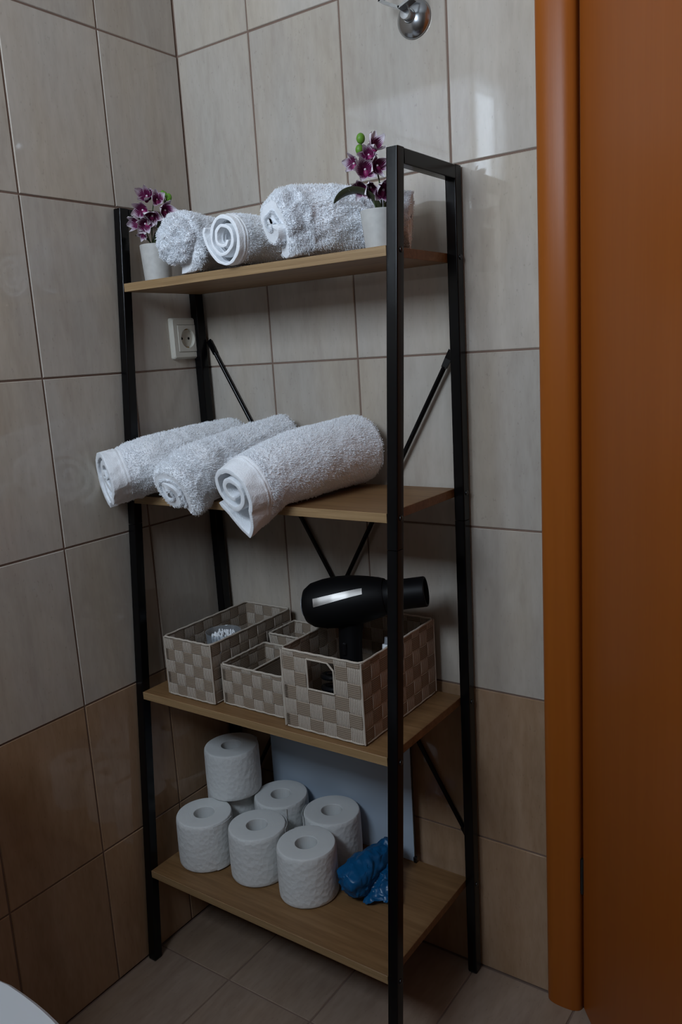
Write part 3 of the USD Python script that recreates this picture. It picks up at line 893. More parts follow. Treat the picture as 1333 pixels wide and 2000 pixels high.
# white board leaning behind the rolls
wbd = Thing('white_board', 'plain white board leaning against the tiles behind the toilet rolls', 'board', (0.31, -0.025, Z4))


def lean(x0, x1, z0, z1, d0, d1):
    pts = []
    for x in (x0, x1):
        for z in (z0, z1):
            y = -0.0238 + 0.002 * (z - Z4) / 0.33
            for d in (d0, d1):
                pts.append((x, y + d, z))
    return hull(pts)


part(wbd, 'panel', lean(0.1180, 0.4700, Z4 + 0.0004, Z4 + 0.330, -0.0015, 0.0015), M['board'])
part(wbd, 'edge_strip', lean(0.4701, 0.4722, Z4 + 0.0004, Z4 + 0.330, -0.0017, 0.0016), M['board_edge'])
part(wbd, 'corner_clip', cbox((0.4690, -0.0290, Z4 + 0.0001), (0.4755, -0.0215, Z4 + 0.012), 0.001), M['black_gloss'])

# crumpled blue plastic bag: a rolled lump, a neck and a spread flap
bg = Thing('plastic_bag', 'crumpled blue plastic bag lying beside the toilet rolls', 'plastic bag', (0.45, -0.165, Z4))


def crumple(v, amp, freq, seed):
    n = np.stack([meshkit.fbm(v * freq + 11.3 * k, 3, seed + k) - 0.5 for k in range(3)], -1)
    r = np.abs(meshkit.fbm(v * freq * 1.8 + 5.0, 3, seed + 9) - 0.5)
    return v + amp * 2 * n - amp * 0.8 * r[:, None]


spine = np.array([[0.4235, -0.196, Z4 + 0.030], [0.4270, -0.182, Z4 + 0.036], [0.4330, -0.150, Z4 + 0.044], [0.4400, -0.118, Z4 + 0.050], [0.4490, -0.092, Z4 + 0.058], [0.458, -0.078, Z4 + 0.064]])
tt = np.linspace(0, 1, 60)
sp = np.stack([np.interp(tt, np.linspace(0, 1, len(spine)), spine[:, k]) for k in range(3)], 1)
rad = np.interp(tt, [0, 0.06, 0.2, 0.45, 0.62, 0.78, 0.92, 1.0], [0.010, 0.024, 0.031, 0.032, 0.027, 0.022, 0.024, 0.012])
lump = tube(sp, rad, 56)
lump.vertices = crumple(lump.vertices, 0.0075, 55.0, 3)
lump.vertices[:, 2] = np.maximum(lump.vertices[:, 2], Z4 + 0.0004)
part(bg, 'bag_lump', lump, M['blue_plastic'], smooth=25)
nu, nv = 60, 40
U, V = np.meshgrid(np.linspace(0, 1, nu), np.linspace(0, 1, nv), indexing='ij')
c00, c10, c11, c01 = (np.array(a) for a in ((0.444, -0.118, Z4 + 0.052), (0.452, -0.187, Z4 + 0.006), (0.520, -0.158, Z4 + 0.006), (0.474, -0.104, Z4 + 0.044)))
top = (c00 * ((1 - U) * (1 - V))[..., None] + c10 * (U * (1 - V))[..., None] + c11 * (U * V)[..., None] + c01 * ((1 - U) * V)[..., None])
top[..., 2] += 0.016 * np.sin(np.pi * V) * (0.4 + 0.6 * np.sin(np.pi * np.clip(U, 0, 1)))
tv = crumple(top.reshape(-1, 3), 0.0075, 70.0, 21)
tv[:, 2] = np.maximum(tv[:, 2], Z4 + 0.0012)
top = tv.reshape(nu, nv, 3)
flap = sheet(top, top - np.array([0, 0, 0.0009]))
flap.fix_normals()
part(bg, 'bag_flap', flap, M['blue_plastic'], smooth=25)

# ---------------------------------------------------------------- towels


def pile(th, pts, nrm, n, length, width, seed):
    """Terry loops: short curved hairs standing off the surface points."""
    r = np.random.default_rng(seed)
    i = r.integers(0, len(pts), n)
    p = pts[i] + (r.random((n, 3)) - 0.5) * 0.0022 - th.base
    d = nrm[i] + (r.random((n, 3)) - 0.5) * 1.5
    d /= np.linalg.norm(d, axis=1, keepdims=True)
    e = (r.random((n, 3)) - 0.5) * 0.9
    ln = length * (0.5 + 0.8 * r.random((n, 1)))
    P = np.stack([p - nrm[i] * 0.0006, p + d * ln * 0.5, p + (d * 0.85 + e * 0.5) * ln], 1).reshape(-1, 3)
    c = UsdGeom.BasisCurves.Define(stage, free(th.path, 'terry_pile'))
    c.CreateTypeAttr('linear')
    c.CreatePointsAttr(Vt.Vec3fArray.FromNumpy(P.astype(np.float32)))
    c.CreateCurveVertexCountsAttr(Vt.IntArray.FromNumpy(np.full(n, 3, np.int32)))
    c.CreateWidthsAttr(Vt.FloatArray.FromNumpy(np.tile(np.array([width, width * 0.9, width * 0.5], np.float32), n)))
    c.SetWidthsInterpolation('vertex')
    UsdShade.MaterialBindingAPI.Apply(c.GetPrim()).Bind(M['pile'])
    data(c.GetPrim(), None, None, None, 'stuff')


def hump(x, a, b):
    return 1 / (1 + np.exp(-(x - a) / b))


def rolled(th, name, path, R, turns, phi_end, seed, zfloor=None, r0=0.006, thick=None, sq=1.0, wx=1.0, wob=0.004, ns=110, nphi=420,
           uneven=0.006, dome=0.0, flare=0.0, m='terry', fuzz=9000, fuzz_len=0.0026, side=1, tuck=0.0, terry=1.0, droop=None, band=0.0, lump=0.0):
    """A towel rolled up: a spiral sheet swept along path (front to back). R: outer radius, a number or (positions, radii).
    droop: (angle, half width, amount, length along the roll) pulls the outermost layer's front corner down; band: plain hem of that width."""
    path = np.asarray(path, float)
    tp = np.linspace(0, 1, len(path))
    s = np.linspace(0, 1, ns)
    C = np.stack([np.interp(s, tp, path[:, k]) for k in range(3)], 1)
    for _ in range(12):
        C[1:-1] = 0.5 * C[1:-1] + 0.25 * (C[:-2] + C[2:])
    T, U, V = frames(C)
    Rs = np.full(ns, R) if np.ndim(R) == 0 else np.interp(s, R[0], R[1])
    phimax = 2 * np.pi * turns
    k = np.linspace(0, 1, nphi)
    phi = phimax * (0.25 * k + 0.75 * np.sqrt(k))
    frac = phi / phimax
    thick = thick or (Rs.mean() - r0) / turns * 0.86
    rng_ = np.random.default_rng(seed)
    length = np.linalg.norm(np.diff(C, axis=0), axis=1).sum()
    ph = phi_end - side * (phimax - phi)
    o1, o2, o3 = rng_.random(3) * 40
    PH, S = np.meshgrid(ph, s, indexing='ij')
    FR = np.broadcast_to(frac[:, None], PH.shape)
    TURN = np.broadcast_to((phi / (2 * np.pi))[:, None], PH.shape)
    circ = np.stack([np.cos(PH) * 1.1 + o1, np.sin(PH) * 1.1 + o2, S * length * 7 + 0.9 * TURN], -1)
    lay = (meshkit.fbm(circ, 2, seed) - 0.5) * 2
    rad = r0 + (Rs[None] - thick / 2 - r0) * FR + wob * lay * (0.35 + 0.65 * FR)
    if lump:                                  # soft folds across the outer layer
        circ2 = np.stack([np.cos(PH) * 2.4 + o2, np.sin(PH) * 2.4 + o3, S * length * 22], -1)
        rad = rad - lump * np.abs(meshkit.fbm(circ2, 2, seed + 17) - 0.5) * 2 * FR
    rad = np.maximum(rad, thick * 0.3)
    if droop:
        an, hw, am, sl = droop
        dphi = (np.degrees(PH) - an + 180) % 360 - 180
        rad = rad + am * np.clip(1 - np.abs(dphi) / hw, 0, 1) ** 1.3 * np.clip(1 - S * length / sl, 0, 1) ** 0.8 * np.clip((FR - (1 - 0.75 / turns)) / (0.2 / turns), 0, 1)
    if tuck:                                  # the ends draw in and close, as on a softly tucked roll
        endness = np.clip(1 - S * length / tuck, 0, 1)
        rad = rad * np.sqrt(np.maximum(1 - (0.66 * endness) ** 2, 0.05))
    if flare:
        rad = rad * (1 + flare * np.clip(1 - S * length / 0.05, 0, 1) ** 2)
    un = (meshkit.fbm(np.stack([FR * turns * 2.1 + o3, np.full_like(FR, 0.3), np.full_like(FR, 0.7)], -1), 2, seed + 5) - 0.5) * 2 * uneven
    sh = un * (1 - S) + un[::-1] * 0.6 * S + dome * FR ** 2 * (1 - S) ** 2
    out = []
    dirs = wx * np.cos(PH)[..., None] * U[None] + sq * np.sin(PH)[..., None] * V[None]
    D = S * length
    rough_ = np.clip((D - band) / 0.006, 0, 1) if band else np.ones_like(D)
    rib = 0.0016 * (np.exp(-((D - band) / 0.0022) ** 2) + np.exp(-((D - band + 0.009) / 0.0018) ** 2)) if band else 0
    for sgn in (1, -1):
        rr = rad + sgn * thick / 2
        P = C[None] + dirs * rr[..., None] + T[None] * sh[..., None]
        f1 = meshkit.fbm(P * 300.0 + o1, 2, seed + 2) - 0.5
        f2 = meshkit.fbm(P * 55.0 + o2, 2, seed + 3) - 0.5
        P = P + dirs * ((0.0006 * terry * 2 * f1 * rough_ + 0.0014 * 2 * f2 + rib) * sgn)[..., None]
        out.append(P)
    top, bot = out
    if zfloor is not None:
        for P in (top, bot):
            inside = P[..., 1] > zfloor[1] - 0.0035
            zz = P[..., 2]
            lim = zfloor[0] + 0.0010
            soft = lim + 0.0025 * np.log1p(np.exp((zz - lim) / 0.0025))
            P[..., 2] = np.where(inside, soft, zz)
    wallx = th.__dict__.get('lim')
    if wallx:
        for P in (top, bot):
            q = P[..., 1]
            P[..., 1] = wallx - 0.003 * np.log1p(np.exp((wallx - q) / 0.003))
    msh = sheet(top, bot)
    if msh.volume < 0:
        msh.invert()
    uvs = np.stack([np.broadcast_to(s[None] * length, PH.shape), FR], -1).reshape(-1, 2)
    part(th, name, msh, M[m], smooth=True, uv=np.vstack([uvs, uvs]))
    if fuzz:
        sel = (FR > (1 - 1.15 / turns)) & (rough_ > 0.5)
        if zfloor is not None:
            sel = sel & ((top[..., 2] > zfloor[0] + 0.006) | (top[..., 1] < zfloor[1] - 0.009))
        sel = sel & (top[..., 1] < -0.028)
        pts = top[sel]
        nr = dirs[sel]
        if not band:
            fp, fn = (top[:, 0] + bot[:, 0]) / 2, np.broadcast_to(-T[0], top[:, 0].shape)
            pts = np.vstack([pts, np.repeat(fp, 12, 0)])
            nr = np.vstack([nr, np.repeat(fn, 12, 0)])
        pile(th, pts, nr / np.linalg.norm(nr, axis=1, keepdims=True), fuzz, fuzz_len, 0.0007, seed + 8)
    return top, bot, C, T


def cloth(th, name, corners, th_, seed, bulge=(0, 0, 0), nu=60, nv=40, amp=0.003, ripple=0.0008, m='terry', fuzz=0, label=None):
    """A loose piece of towel: bilinear patch with a bulge, folds and terry relief, given thickness."""
    c00, c10, c11, c01 = (np.array(a, float) for a in corners)
    U, V = np.meshgrid(np.linspace(0, 1, nu), np.linspace(0, 1, nv), indexing='ij')
    P = c00 * ((1 - U) * (1 - V))[..., None] + c10 * (U * (1 - V))[..., None] + c11 * (U * V)[..., None] + c01 * ((1 - U) * V)[..., None]
    P = P + np.array(bulge) * (np.sin(np.pi * U) * np.sin(np.pi * V))[..., None]
    n = np.cross(np.gradient(P, axis=0), np.gradient(P, axis=1))
    n /= np.maximum(np.linalg.norm(n, axis=-1, keepdims=True), 1e-12)
    w = (meshkit.fbm(P * 40 + seed, 3, seed) - 0.5) * 2 * amp + (meshkit.fbm(P * 330, 2, seed + 1) - 0.5) * 2 * ripple
    P = P + n * w[..., None]
    msh = sheet(P + n * th_ / 2, P - n * th_ / 2)
    if msh.volume < 0:
        msh.invert()
    uv = np.stack([U * 0.1, V * 0.1], -1).reshape(-1, 2)
    part(th, name, msh, M[m], smooth=True, uv=np.vstack([uv, uv]), label=label)
    if fuzz:
        pts = np.vstack([(P + n * th_ / 2).reshape(-1, 3), (P - n * th_ / 2).reshape(-1, 3)])
        nn = np.vstack([n.reshape(-1, 3), -n.reshape(-1, 3)])
        pile(th, pts, nn, fuzz, 0.003, 0.0006, seed + 4)


FL2, FL1 = (Z2, -0.2470), (Z1, -0.2140)
BACK = -0.0200
# second board: three bath towels whose front ends overhang the board
t = Thing('rolled_towel', 'white bath towel roll at the left of the second board, end hanging past the post', 'towel', (0.085, -0.16, Z2), 'bath towels on the second board')
t.lim = BACK
rolled(t, 'towel_roll', [(0.053, -0.330, Z2 + 0.046), (0.084, -0.265, Z2 + 0.056), (0.090, -0.17, Z2 + 0.064), (0.096, -0.030, Z2 + 0.066)], ([0, 0.2, 0.5, 1], [0.0620, 0.0600, 0.0640, 0.0660]), 2.7, -2.0, 11, FL2,
       wob=0.009, uneven=0.012, thick=0.0095, r0=0.004, wx=0.95, droop=(-62, 50, 0.026, 0.11), band=0.045, fuzz=26000, flare=0.04, lump=0.006)
t = Thing('rolled_towel', 'fluffy white bath towel in the middle of the second board, folded end showing', 'towel', (0.20, -0.16, Z2), 'bath towels on the second board')
t.lim = BACK
rolled(t, 'towel_roll', [(0.190, -0.314, Z2 + 0.024), (0.201, -0.255, Z2 + 0.051), (0.207, -0.17, Z2 + 0.062), (0.217, -0.030, Z2 + 0.073)], ([0, 0.10, 0.3, 0.6, 1], [0.0660, 0.0670, 0.0650, 0.0650, 0.0690]), 1.5, -1.1, 23, FL2,
       wob=0.010, uneven=0.010, thick=0.027, r0=0.004, tuck=0.020, dome=0.012, side=-1, fuzz=36000, fuzz_len=0.0034, wx=0.90, lump=0.006)
t = Thing('rolled_towel', 'white bath towel roll rightmost on the second board, neat spiral end', 'towel', (0.36, -0.16, Z2), 'bath towels on the second board')
t.lim = BACK
rolled(t, 'towel_roll', [(0.346, -0.324, Z2 + 0.034), (0.358, -0.27, Z2 + 0.051), (0.374, -0.17, Z2 + 0.066), (0.392, -0.030, Z2 + 0.072)], ([0, 0.12, 0.3, 0.6, 1], [0.0540, 0.0590, 0.0640, 0.0690, 0.0720]), 2.2, -2.7, 37, FL2,
       wob=0.005, uneven=0.004, thick=0.0075, r0=0.012, side=-1, droop=(-86, 42, 0.034, 0.13), band=0.062, fuzz=34000, lump=0.002)
# top board: hand towels
t = Thing('rolled_towel', 'small fluffy white towel roll beside the left orchid on the top board', 'towel', (0.18, -0.15, Z1), 'hand towels on the top board')
t.lim = BACK
rolled(t, 'towel_roll', [(0.181, -0.240, Z1 + 0.054), (0.183, -0.20, Z1 + 0.056), (0.181, -0.12, Z1 + 0.055), (0.175, -0.03, Z1 + 0.054)], ([0, 0.15, 1], [0.058, 0.058, 0.056]), 1.45, -1.75, 41, FL1,
       wob=0.010, uneven=0.006, thick=0.031, r0=0.002, tuck=0.030, dome=0.024, side=-1, fuzz=34000, fuzz_len=0.0036, wx=0.98, ns=80, nphi=320, droop=(-100, 50, 0.014, 0.06), lump=0.006)
fold = trimesh.creation.icosphere(5, 1.0)
fv = fold.vertices * np.array([0.0385, 0.020, 0.0400])
fn = fold.vertices / np.linalg.norm(fold.vertices * np.array([1 / 0.0385, 1 / 0.020, 1 / 0.04]), axis=1, keepdims=True) * np.array([1 / 0.0385, 1 / 0.020, 1 / 0.04])
fv = fv + np.array([0.1805, -0.2300, Z1 + 0.0555])
fv = fv + fn * (0.010 * (meshkit.fbm(fv * 60 + 3.0, 3, 5) - 0.5) * 2 - 0.006 * np.abs(meshkit.fbm(fv * 45 + 9.0, 2, 6) - 0.5) * 2)[:, None]
fold.vertices = fv
part(t, 'folded_end', fold, M['terry'], smooth=True)
pile(t, fv[fv[:, 1] < -0.228], fn[fv[:, 1] < -0.228], 9000, 0.0036, 0.0007, 77)
t = Thing('rolled_towel', 'small white towel roll with a smooth spiral end, middle of the top board', 'towel', (0.29, -0.15, Z1), 'hand towels on the top board')
t.lim = BACK
rolled(t, 'towel_roll', [(0.290, -0.232, Z1 + 0.045), (0.296, -0.19, Z1 + 0.047), (0.304, -0.10, Z1 + 0.047), (0.308, -0.03, Z1 + 0.047)], ([0, 0.2, 1], [0.0455, 0.0465, 0.047]), 2.5, 2.7, 53, FL1,
       wob=0.006, uneven=0.006, thick=0.0052, r0=0.010, fuzz=16000, ns=80, nphi=340, side=-1, band=0.030, droop=(165, 60, 0.012, 0.05))
t = Thing('rolled_towel', 'largest fluffy white towel on the top board, corner hanging over the edge', 'towel', (0.46, -0.12, Z1), 'hand towels on the top board')
t.lim = BACK
rolled(t, 'towel_roll', [(0.394, -0.240, Z1 + 0.050), (0.416, -0.198, Z1 + 0.058), (0.475, -0.110, Z1 + 0.062), (0.550, -0.072, Z1 + 0.054)], ([0, 0.12, 0.3, 0.7, 1], [0.054, 0.059, 0.064, 0.064, 0.056]), 1.30, -2.0, 67, FL1,
       wob=0.013, uneven=0.008, thick=0.036, r0=0.004, tuck=0.026, dome=0.020, side=-1, fuzz=40000, fuzz_len=0.0036, ns=100, nphi=320, droop=(-95, 55, 0.022, 0.07), lump=0.012)

# ---------------------------------------------------------------- orchids in small pots


def petal(L_, W_, cup, curl, notch=0.0):
    nu, nv = 9, 7
    top = np.zeros((nu, nv, 3))
    uv = np.zeros((nu, nv, 2))
    for i in range(nu):
        u = i / (nu - 1)
        w = W_ * (math.sin(math.pi * min(1, u ** 0.72 * 0.93 + 0.05)) ** 0.8)
        for j in range(nv):
            q = j / (nv - 1) * 2 - 1
            top[i, j] = (u * L_ - notch * abs(q) * u, q * w / 2, cup * u * u * L_ + curl * q * q * W_ + 0.0003 * math.sin(9 * q + 5 * u))
            uv[i, j] = (max(u ** 1.3, abs(q) ** 2.2 * (0.35 + 0.65 * u)), q * 0.5 + 0.5)
    msh = sheet(top, top - np.array([0, 0, 0.0004]))
    if msh.volume < 0:
        msh.invert()
    u2 = uv.reshape(-1, 2)
    return msh, np.vstack([u2, u2])


def place(msh, R_, p):
    m = msh.copy()
    m.vertices = m.vertices @ R_.T + p
    return m


def flower(th, p, facing, roll, size, seed):
    size = size * 1.38
    r = np.random.default_rng(seed)
    z = np.array(facing, float)
    z /= np.linalg.norm(z)
    x = np.cross([0.1, 0.2, 1.0], z)
    x /= np.linalg.norm(x)
    y = np.cross(z, x)
    F = np.stack([x, y, z], 1)
    parent = None
    for k, (a, L_, W_) in enumerate(((90, 1.0, 0.62), (18, 1.0, 0.86), (162, 1.0, 0.86), (234, 0.98, 0.58), (306, 0.98, 0.58))):
        m, uv = petal(size * L_ * (0.9 + 0.2 * r.random()), size * W_, 0.25 + 0.5 * r.random(), 0.10 + 0.25 * r.random())
        Rz = rot([0, 0, 1], a + roll + 8 * (r.random() - 0.5))[:3, :3]
        Rt = rot([0, 1, 0], -10 - 22 * r.random())[:3, :3]
        mm = place(m, F @ Rz @ Rt, np.array(p))
        if parent is None:
            parent = part(th, 'flower', mm, M['petal'], smooth=True, uv=uv)
        else:
            part(th, 'petal', mm, M['petal'], smooth=True, uv=uv, under=parent)
    lip = trimesh.creation.icosphere(2, 1.0)
    lip.vertices *= np.array([0.19, 0.26, 0.16]) * size
    lip.vertices += np.array([0, -0.20, 0.14]) * size
    part(th, 'lip', place(lip, F @ rot([0, 0, 1], roll)[:3, :3], np.array(p)), M['lip'], smooth=True, under=parent)
    col = trimesh.creation.icosphere(1, 1.0)
    col.vertices *= np.array([0.09, 0.09, 0.12]) * size
    col.vertices += np.array([0, 0.03, 0.20]) * size
    part(th, 'column', place(col, F, np.array(p)), M['column'], smooth=True, under=parent)


def spline(P, n=24):
    P = np.asarray(P, float)
    t = np.linspace(0, 1, len(P))
    from scipy.interpolate import CubicSpline
    return CubicSpline(t, P)(np.linspace(0, 1, n))


def orchid(label, base, r_top, r_bot, h, flowers, buds_, stems, leaves, seed):
    th = Thing('potted_orchid', label, 'potted plant', base, 'orchids on the top board')
    x, y, z = base
    part(th, 'pot', lathe([(0, 0), (r_bot - 0.0015, 0), (r_bot, 0.0015), (r_top, h - 0.001), (r_top - 0.0006, h), (r_top - 0.0022, h), (r_top - 0.004, h - 0.010), (0, h - 0.010)], 48, base), M['pot'], smooth=40)
    so = lathe([(0, h - 0.0098), (r_top - 0.0045, h - 0.0098), (r_top - 0.006, h - 0.006), (0, h - 0.003)], 28, base)
    so.vertices += (rng.random(so.vertices.shape) - 0.5) * 0.0016
    part(th, 'moss', so, M['soil'], smooth=True)
    for s_ in stems:
        part(th, 'stem', tube(spline(s_), 0.0011, 8, up=(0.3, 0.2, 0.9)), M['stem'], smooth=True)
    for (P, W_) in leaves:
        c = spline(P, 22)
        T, U, V = frames(c, (0.15, 0.3, 1))
        nv = 9
        top = np.zeros((22, nv, 3))
        uv = np.zeros((22, nv, 2))
        for i in range(22):
            u = i / 21
            w = W_ * (0.25 + 0.75 * math.sin(math.pi * min(1, (0.12 + 0.86 * u)))) * (1 if u < 0.8 else math.sqrt(max(0.02, 1 - ((u - 0.8) / 0.2) ** 2)))
            for j in range(nv):
                q = j / (nv - 1) * 2 - 1
                top[i, j] = c[i] + U[i] * q * w / 2 + V[i] * (0.18 * w * q * q)
                uv[i, j] = (u, q / 2 + 0.5)
        lf = sheet(top, top - np.array([0, 0, 0.0009]))
        if lf.volume < 0:
            lf.invert()
        u2 = uv.reshape(-1, 2)
        part(th, 'leaf', lf, M['leaf'], smooth=True, uv=np.vstack([u2, u2]))
    for k, (p, fc, roll, size) in enumerate(flowers):
        flower(th, p, fc, roll, size, seed * 100 + k)
    for (p, r_) in buds_:
        b_ = trimesh.creation.icosphere(2, 1.0)
        b_.vertices *= np.array([r_, r_, r_ * 1.2])
        b_.vertices += np.array(p)
        part(th, 'bud', b_, M['bud'], smooth=True)
    return th


#@@ORCHIDS
CAMD = np.array([0.55, -0.80, -0.15])
def ff(dx, dz):
    return CAMD + np.array([0.82 * dx, 0.57 * dx, dz])


b = (0.0720, -0.1750, Z1)
F1 = [((0.0700, -0.180, 1.4880), ff(-0.1, 0.3), 0, 0.0170), ((0.0900, -0.178, 1.4800), ff(0.3, 0.2), 20, 0.0135), ((0.0460, -0.185, 1.4480), ff(-0.6, -0.1), 30, 0.0160),
      ((0.0680, -0.190, 1.4420), ff(0.1, -0.2), 70, 0.0165), ((0.0990, -0.172, 1.4620), ff(0.8, -0.1), 10, 0.0165), ((0.0620, -0.185, 1.4660), ff(-0.2, 0.0), 50, 0.0165),
      ((0.0820, -0.185, 1.4560), ff(0.2, -0.7), 0, 0.0160), ((0.0620, -0.190, 1.4270), ff(-0.1, -0.5), 25, 0.0115)]
orchid('orchid in a pale pot at the left end of the top board, tight purple blooms', b, 0.0285, 0.0245, 0.064,
       F1, [((0.0985, -0.165, 1.4905), 0.0042), ((0.1075, -0.165, 1.4840), 0.0058), ((0.0905, -0.162, 1.4950), 0.0036)],
       [[(0.064, -0.175, Z1 + 0.062), (0.070, -0.178, 1.430), (0.072, -0.176, 1.455), (0.078, -0.172, 1.484)], [(0.066, -0.174, Z1 + 0.062), (0.078, -0.172, 1.432), (0.092, -0.168, 1.465), (0.106, -0.165, 1.484)],
        [(0.062, -0.176, Z1 + 0.062), (0.058, -0.182, 1.432), (0.048, -0.183, 1.446)], [(0.0905, -0.162, 1.495), (0.095, -0.164, 1.484), (0.096, -0.166, 1.472)]],
       [([(0.064, -0.172, Z1 + 0.060), (0.050, -0.178, 1.421), (0.034, -0.186, 1.426)], 0.012), ([(0.066, -0.172, Z1 + 0.060), (0.078, -0.168, 1.424), (0.086, -0.166, 1.432)], 0.016)], 1)

b = (0.5520, -0.1700, Z1)
F2 = [((0.5150, -0.172, 1.4690), ff(-0.9, 0.1), 0, 0.0150), ((0.5350, -0.178, 1.4560), ff(-0.1, 0.1), 30, 0.0170), ((0.5470, -0.172, 1.4860), ff(0.5, 0.9), 10, 0.0155), ((0.5520, -0.176, 1.4600), ff(0.6, -0.1), 60, 0.0150),
      ((0.5290, -0.180, 1.4320), ff(-0.3, -0.4), 15, 0.0150), ((0.5415, -0.178, 1.4330), ff(0.2, -0.7), 40, 0.0140), ((0.5580, -0.170, 1.4250), ff(0.15, 0.0), 0, 0.0185), ((0.5380, -0.170, 1.4760), ff(-0.2, 0.5), 45, 0.0140)]
orchid('potted orchid with a broad dark leaf by the right front post, top board', b, 0.0300, 0.0240, 0.056,
       F2, [((0.5245, -0.170, 1.5040), 0.0066), ((0.5215, -0.170, 1.4890), 0.0062)],
       [[(0.554, -0.168, Z1 + 0.055), (0.556, -0.172, 1.425), (0.550, -0.172, 1.458), (0.536, -0.171, 1.478), (0.5245, -0.170, 1.498)], [(0.5215, -0.170, 1.488), (0.522, -0.171, 1.474), (0.530, -0.172, 1.468), (0.545, -0.172, 1.465)],
        [(0.558, -0.168, Z1 + 0.055), (0.560, -0.170, 1.405), (0.558, -0.168, 1.424)], [(0.550, -0.170, Z1 + 0.055), (0.549, -0.178, 1.405), (0.541, -0.178, 1.430)], [(0.551, -0.172, 1.455), (0.532, -0.173, 1.462), (0.516, -0.172, 1.468)]],
       [([(0.550, -0.172, Z1 + 0.054), (0.540, -0.182, 1.418), (0.515, -0.190, 1.4265), (0.487, -0.196, 1.4150)], 0.026), ([(0.556, -0.166, Z1 + 0.054), (0.568, -0.160, 1.412), (0.578, -0.158, 1.416)], 0.014)], 2)

# ---------------------------------------------------------------- socket on the left wall
sk = Thing('wall_socket', 'ivory wall socket on the left tiles beside the rear post', 'socket', (0.0, -0.0525, 1.240))
yc, zc = -0.0525, 1.2400


def plate(r_, hy, hz, x0, x1, rnd=0.004):
    m = trimesh.creation.extrude_polygon(Polygon(rsec(hy, hz, rnd, 4)), x1 - x0)
    v = m.vertices.copy()
    m.vertices = np.stack([x0 + v[:, 2], yc + v[:, 0], zc + v[:, 1]], -1)
    m.fix_normals()
    return m


fp = manifold3d.Manifold.hull_points(np.vstack([plate(0, 0.0405, 0.0405, -0.0004, 0.006).vertices, plate(0, 0.0370, 0.0370, 0.006, 0.0095).vertices]).astype(float))
hole_ = manifold3d.Manifold.hull_points(plate(0, 0.0272, 0.0272, -0.002, 0.02, 0.002).vertices.astype(float))
fm = (fp - hole_).to_mesh()
part(sk, 'frame_plate', (fm.vert_properties[:, :3], fm.tri_verts), M['ivory'])
ins = manifold3d.Manifold.hull_points(np.vstack([plate(0, 0.0266, 0.0266, 0.0, 0.0098, 0.002).vertices, plate(0, 0.0258, 0.0258, 0.0, 0.0105, 0.002).vertices]).astype(float))
cyl = manifold3d.Manifold.cylinder(0.03, 0.0190, 0.0198, 64).rotate((0, 90, 0)).translate((-0.006 + 0.0002, yc, zc))
cyl = manifold3d.Manifold.cylinder(0.03, 0.0188, 0.0200, 64).rotate((0, 90, 0)).translate((0.0022, yc, zc))
fm = (ins - cyl).to_mesh()
ip = part(sk, 'insert', (fm.vert_properties[:, :3], fm.tri_verts), M['ivory'])
for s_ in (-1, 1):
    h = lathe([(0, 0), (0.0026, 0), (0.0026, 0.0004), (0, 0.0004)], 18)
    h.apply_transform(rot([0, 1, 0], 90))
    part(sk, 'pin_hole', place(h, np.eye(3), np.array([0.0022, yc + s_ * 0.0095, zc])), M['dark_hole'], under=ip)
    part(sk, 'earth_contact', cbox((0.0023, yc - 0.0030, zc + s_ * 0.0178 - 0.0012), (0.0088, yc + 0.0030, zc + s_ * 0.0178 + 0.0012), 0.0005), M['brass'], under=ip)

# ---------------------------------------------------------------- chrome holder on the back wall
hk = Thing('wall_hook', 'chrome wall holder with a dome base near the top of the back wall', 'hook', (0.529, 0.0, 1.720))
HC = np.array([0.5300, 0.0, 1.7110])
dome_ = lathe([(0, -0.0004), (0.0290, -0.0004), (0.0300, 0.0010), (0.0296, 0.0030), (0.0260, 0.0075), (0.0200, 0.0115), (0.0130, 0.0140), (0.0105, 0.0150), (0.0100, 0.0180), (0.0, 0.0180)], 64)
dome_.apply_transform(rot([1, 0, 0], 90))
part(hk, 'dome_base', place(dome_, np.eye(3), HC), M['chrome'], smooth=35)
nk = lathe([(0, 0.0175), (0.0092, 0.0175), (0.0086, 0.024), (0.0086, 0.029), (0.0080, 0.0312), (0, 0.0315)], 40)
nk.apply_transform(rot([1, 0, 0], 90))
part(hk, 'neck', place(nk, np.eye(3), HC), M['chrome'], smooth=35)
hx = HC + np.array([0, -0.0390, 0])
bar = []
LP = [(0.0200, 0.0125), (-0.0020, 0.0050), (-0.0366, 0.0235), (-0.0310, 0.0780), (0.0260, 0.0700)]
for (p, q) in zip(LP, LP[1:] + LP[:1]):
    pa, qa = hx + np.array([p[0], 0, p[1]]), hx + np.array([q[0], 0, q[1]])
    d = (qa - pa) / np.linalg.norm(qa - pa)
    w_ = np.cross(d, [0, 1, 0])
    bar.append(hull([e + w_ * a + np.array([0, c, 0]) + d * b_ for e, b_ in ((pa, -0.001), (qa, 0.001)) for a in (-0.0020, 0.0020) for c in (-0.008, 0.008)]))
part(hk, 'holder_loop', cat_(bar), M['chrome'])

# ---------------------------------------------------------------- toilet (only the lid's edge reaches the picture)
to = Thing('toilet', 'white toilet with a closed lid at the lower left corner', 'toilet', (0.0, -0.974, 0.0))


def outline(a, b, x0, n=48, back=0.22):
    P = []
    for k in range(n):
        t = -math.pi / 2 + math.pi * k / (n - 1)
        P.append((x0 + a * abs(math.cos(t)) ** 0.85, b * math.copysign(abs(math.sin(t)) ** 0.85, math.sin(t))))
    P += [(x0 - back + 0.03, b * 0.92), (x0 - back, b * 0.80), (x0 - back, -b * 0.80), (x0 - back + 0.03, -b * 0.92)]
    return P


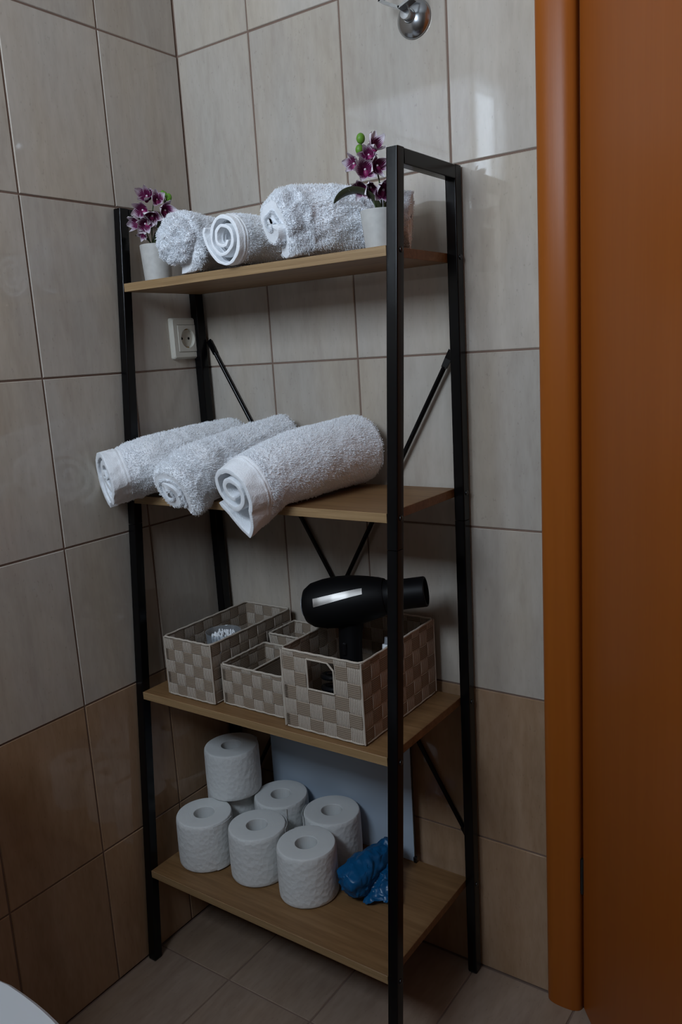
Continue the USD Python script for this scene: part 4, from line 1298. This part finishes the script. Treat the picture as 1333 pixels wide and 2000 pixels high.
def slab(poly, z0, z1, r_=0.004):
    p = Polygon(poly)
    c = [(q, z) for q, z in ((p.buffer(-r_), z0), (p, z0 + r_), (p, z1 - r_), (p.buffer(-r_), z1))]
    pts = np.vstack([np.c_[np.array(q.exterior.coords)[:, 0], np.array(q.exterior.coords)[:, 1] - 0.985, np.full(len(q.exterior.coords), z)] for q, z in c])
    return hull(pts)


part(to, 'lid', slab(outline(0.30, 0.185, 0.345, back=0.145), 0.433, 0.449, 0.005), M['seat'], smooth=35)
part(to, 'seat', slab(outline(0.298, 0.184, 0.345, back=0.140), 0.412, 0.430, 0.005), M['seat'], smooth=35)
secs = [(0.215, 0.115, 0.300, 0.0), (0.205, 0.105, 0.300, 0.06), (0.215, 0.110, 0.310, 0.20), (0.270, 0.160, 0.335, 0.32), (0.290, 0.178, 0.340, 0.39), (0.292, 0.180, 0.342, 0.410)]
rings = []
for a_, b_, x0, z in secs:
    o = np.array(outline(a_, b_, x0, 40, back=x0 - 0.10))
    rings.append(np.c_[o[:, 0], o[:, 1] - 0.985, np.full(len(o), z)])
rings = np.array(rings)
nr_, np_ = rings.shape[:2]
vv = rings.reshape(-1, 3)
ff_ = []
for i in range(nr_ - 1):
    for j in range(np_):
        k = (j + 1) % np_
        ff_ += [[i * np_ + j, i * np_ + k, (i + 1) * np_ + k], [i * np_ + j, (i + 1) * np_ + k, (i + 1) * np_ + j]]
vv = np.vstack([vv, rings[0].mean(0), rings[-1].mean(0)])
for j in range(np_):
    k = (j + 1) % np_
    ff_ += [[len(vv) - 2, k, j], [len(vv) - 1, (nr_ - 1) * np_ + j, (nr_ - 1) * np_ + k]]
bm = trimesh.Trimesh(vv, np.array(ff_), process=False)
bm.fix_normals()
part(to, 'bowl', bm, M['ceramic'], smooth=40)
part(to, 'cistern', cbox((0.004, -0.974 - 0.185, 0.400), (0.175, -0.974 + 0.185, 0.760), 0.012), M['ceramic'])
part(to, 'cistern_lid', cbox((0.002, -0.974 - 0.192, 0.7605), (0.184, -0.974 + 0.192, 0.790), 0.008), M['ceramic'])
bt = lathe([(0, 0.7895), (0.022, 0.7895), (0.0215, 0.794), (0, 0.795)], 32)
part(to, 'flush_button', place(bt, np.eye(3), np.array([0.09, -0.974, 0])), M['chrome'], smooth=40)
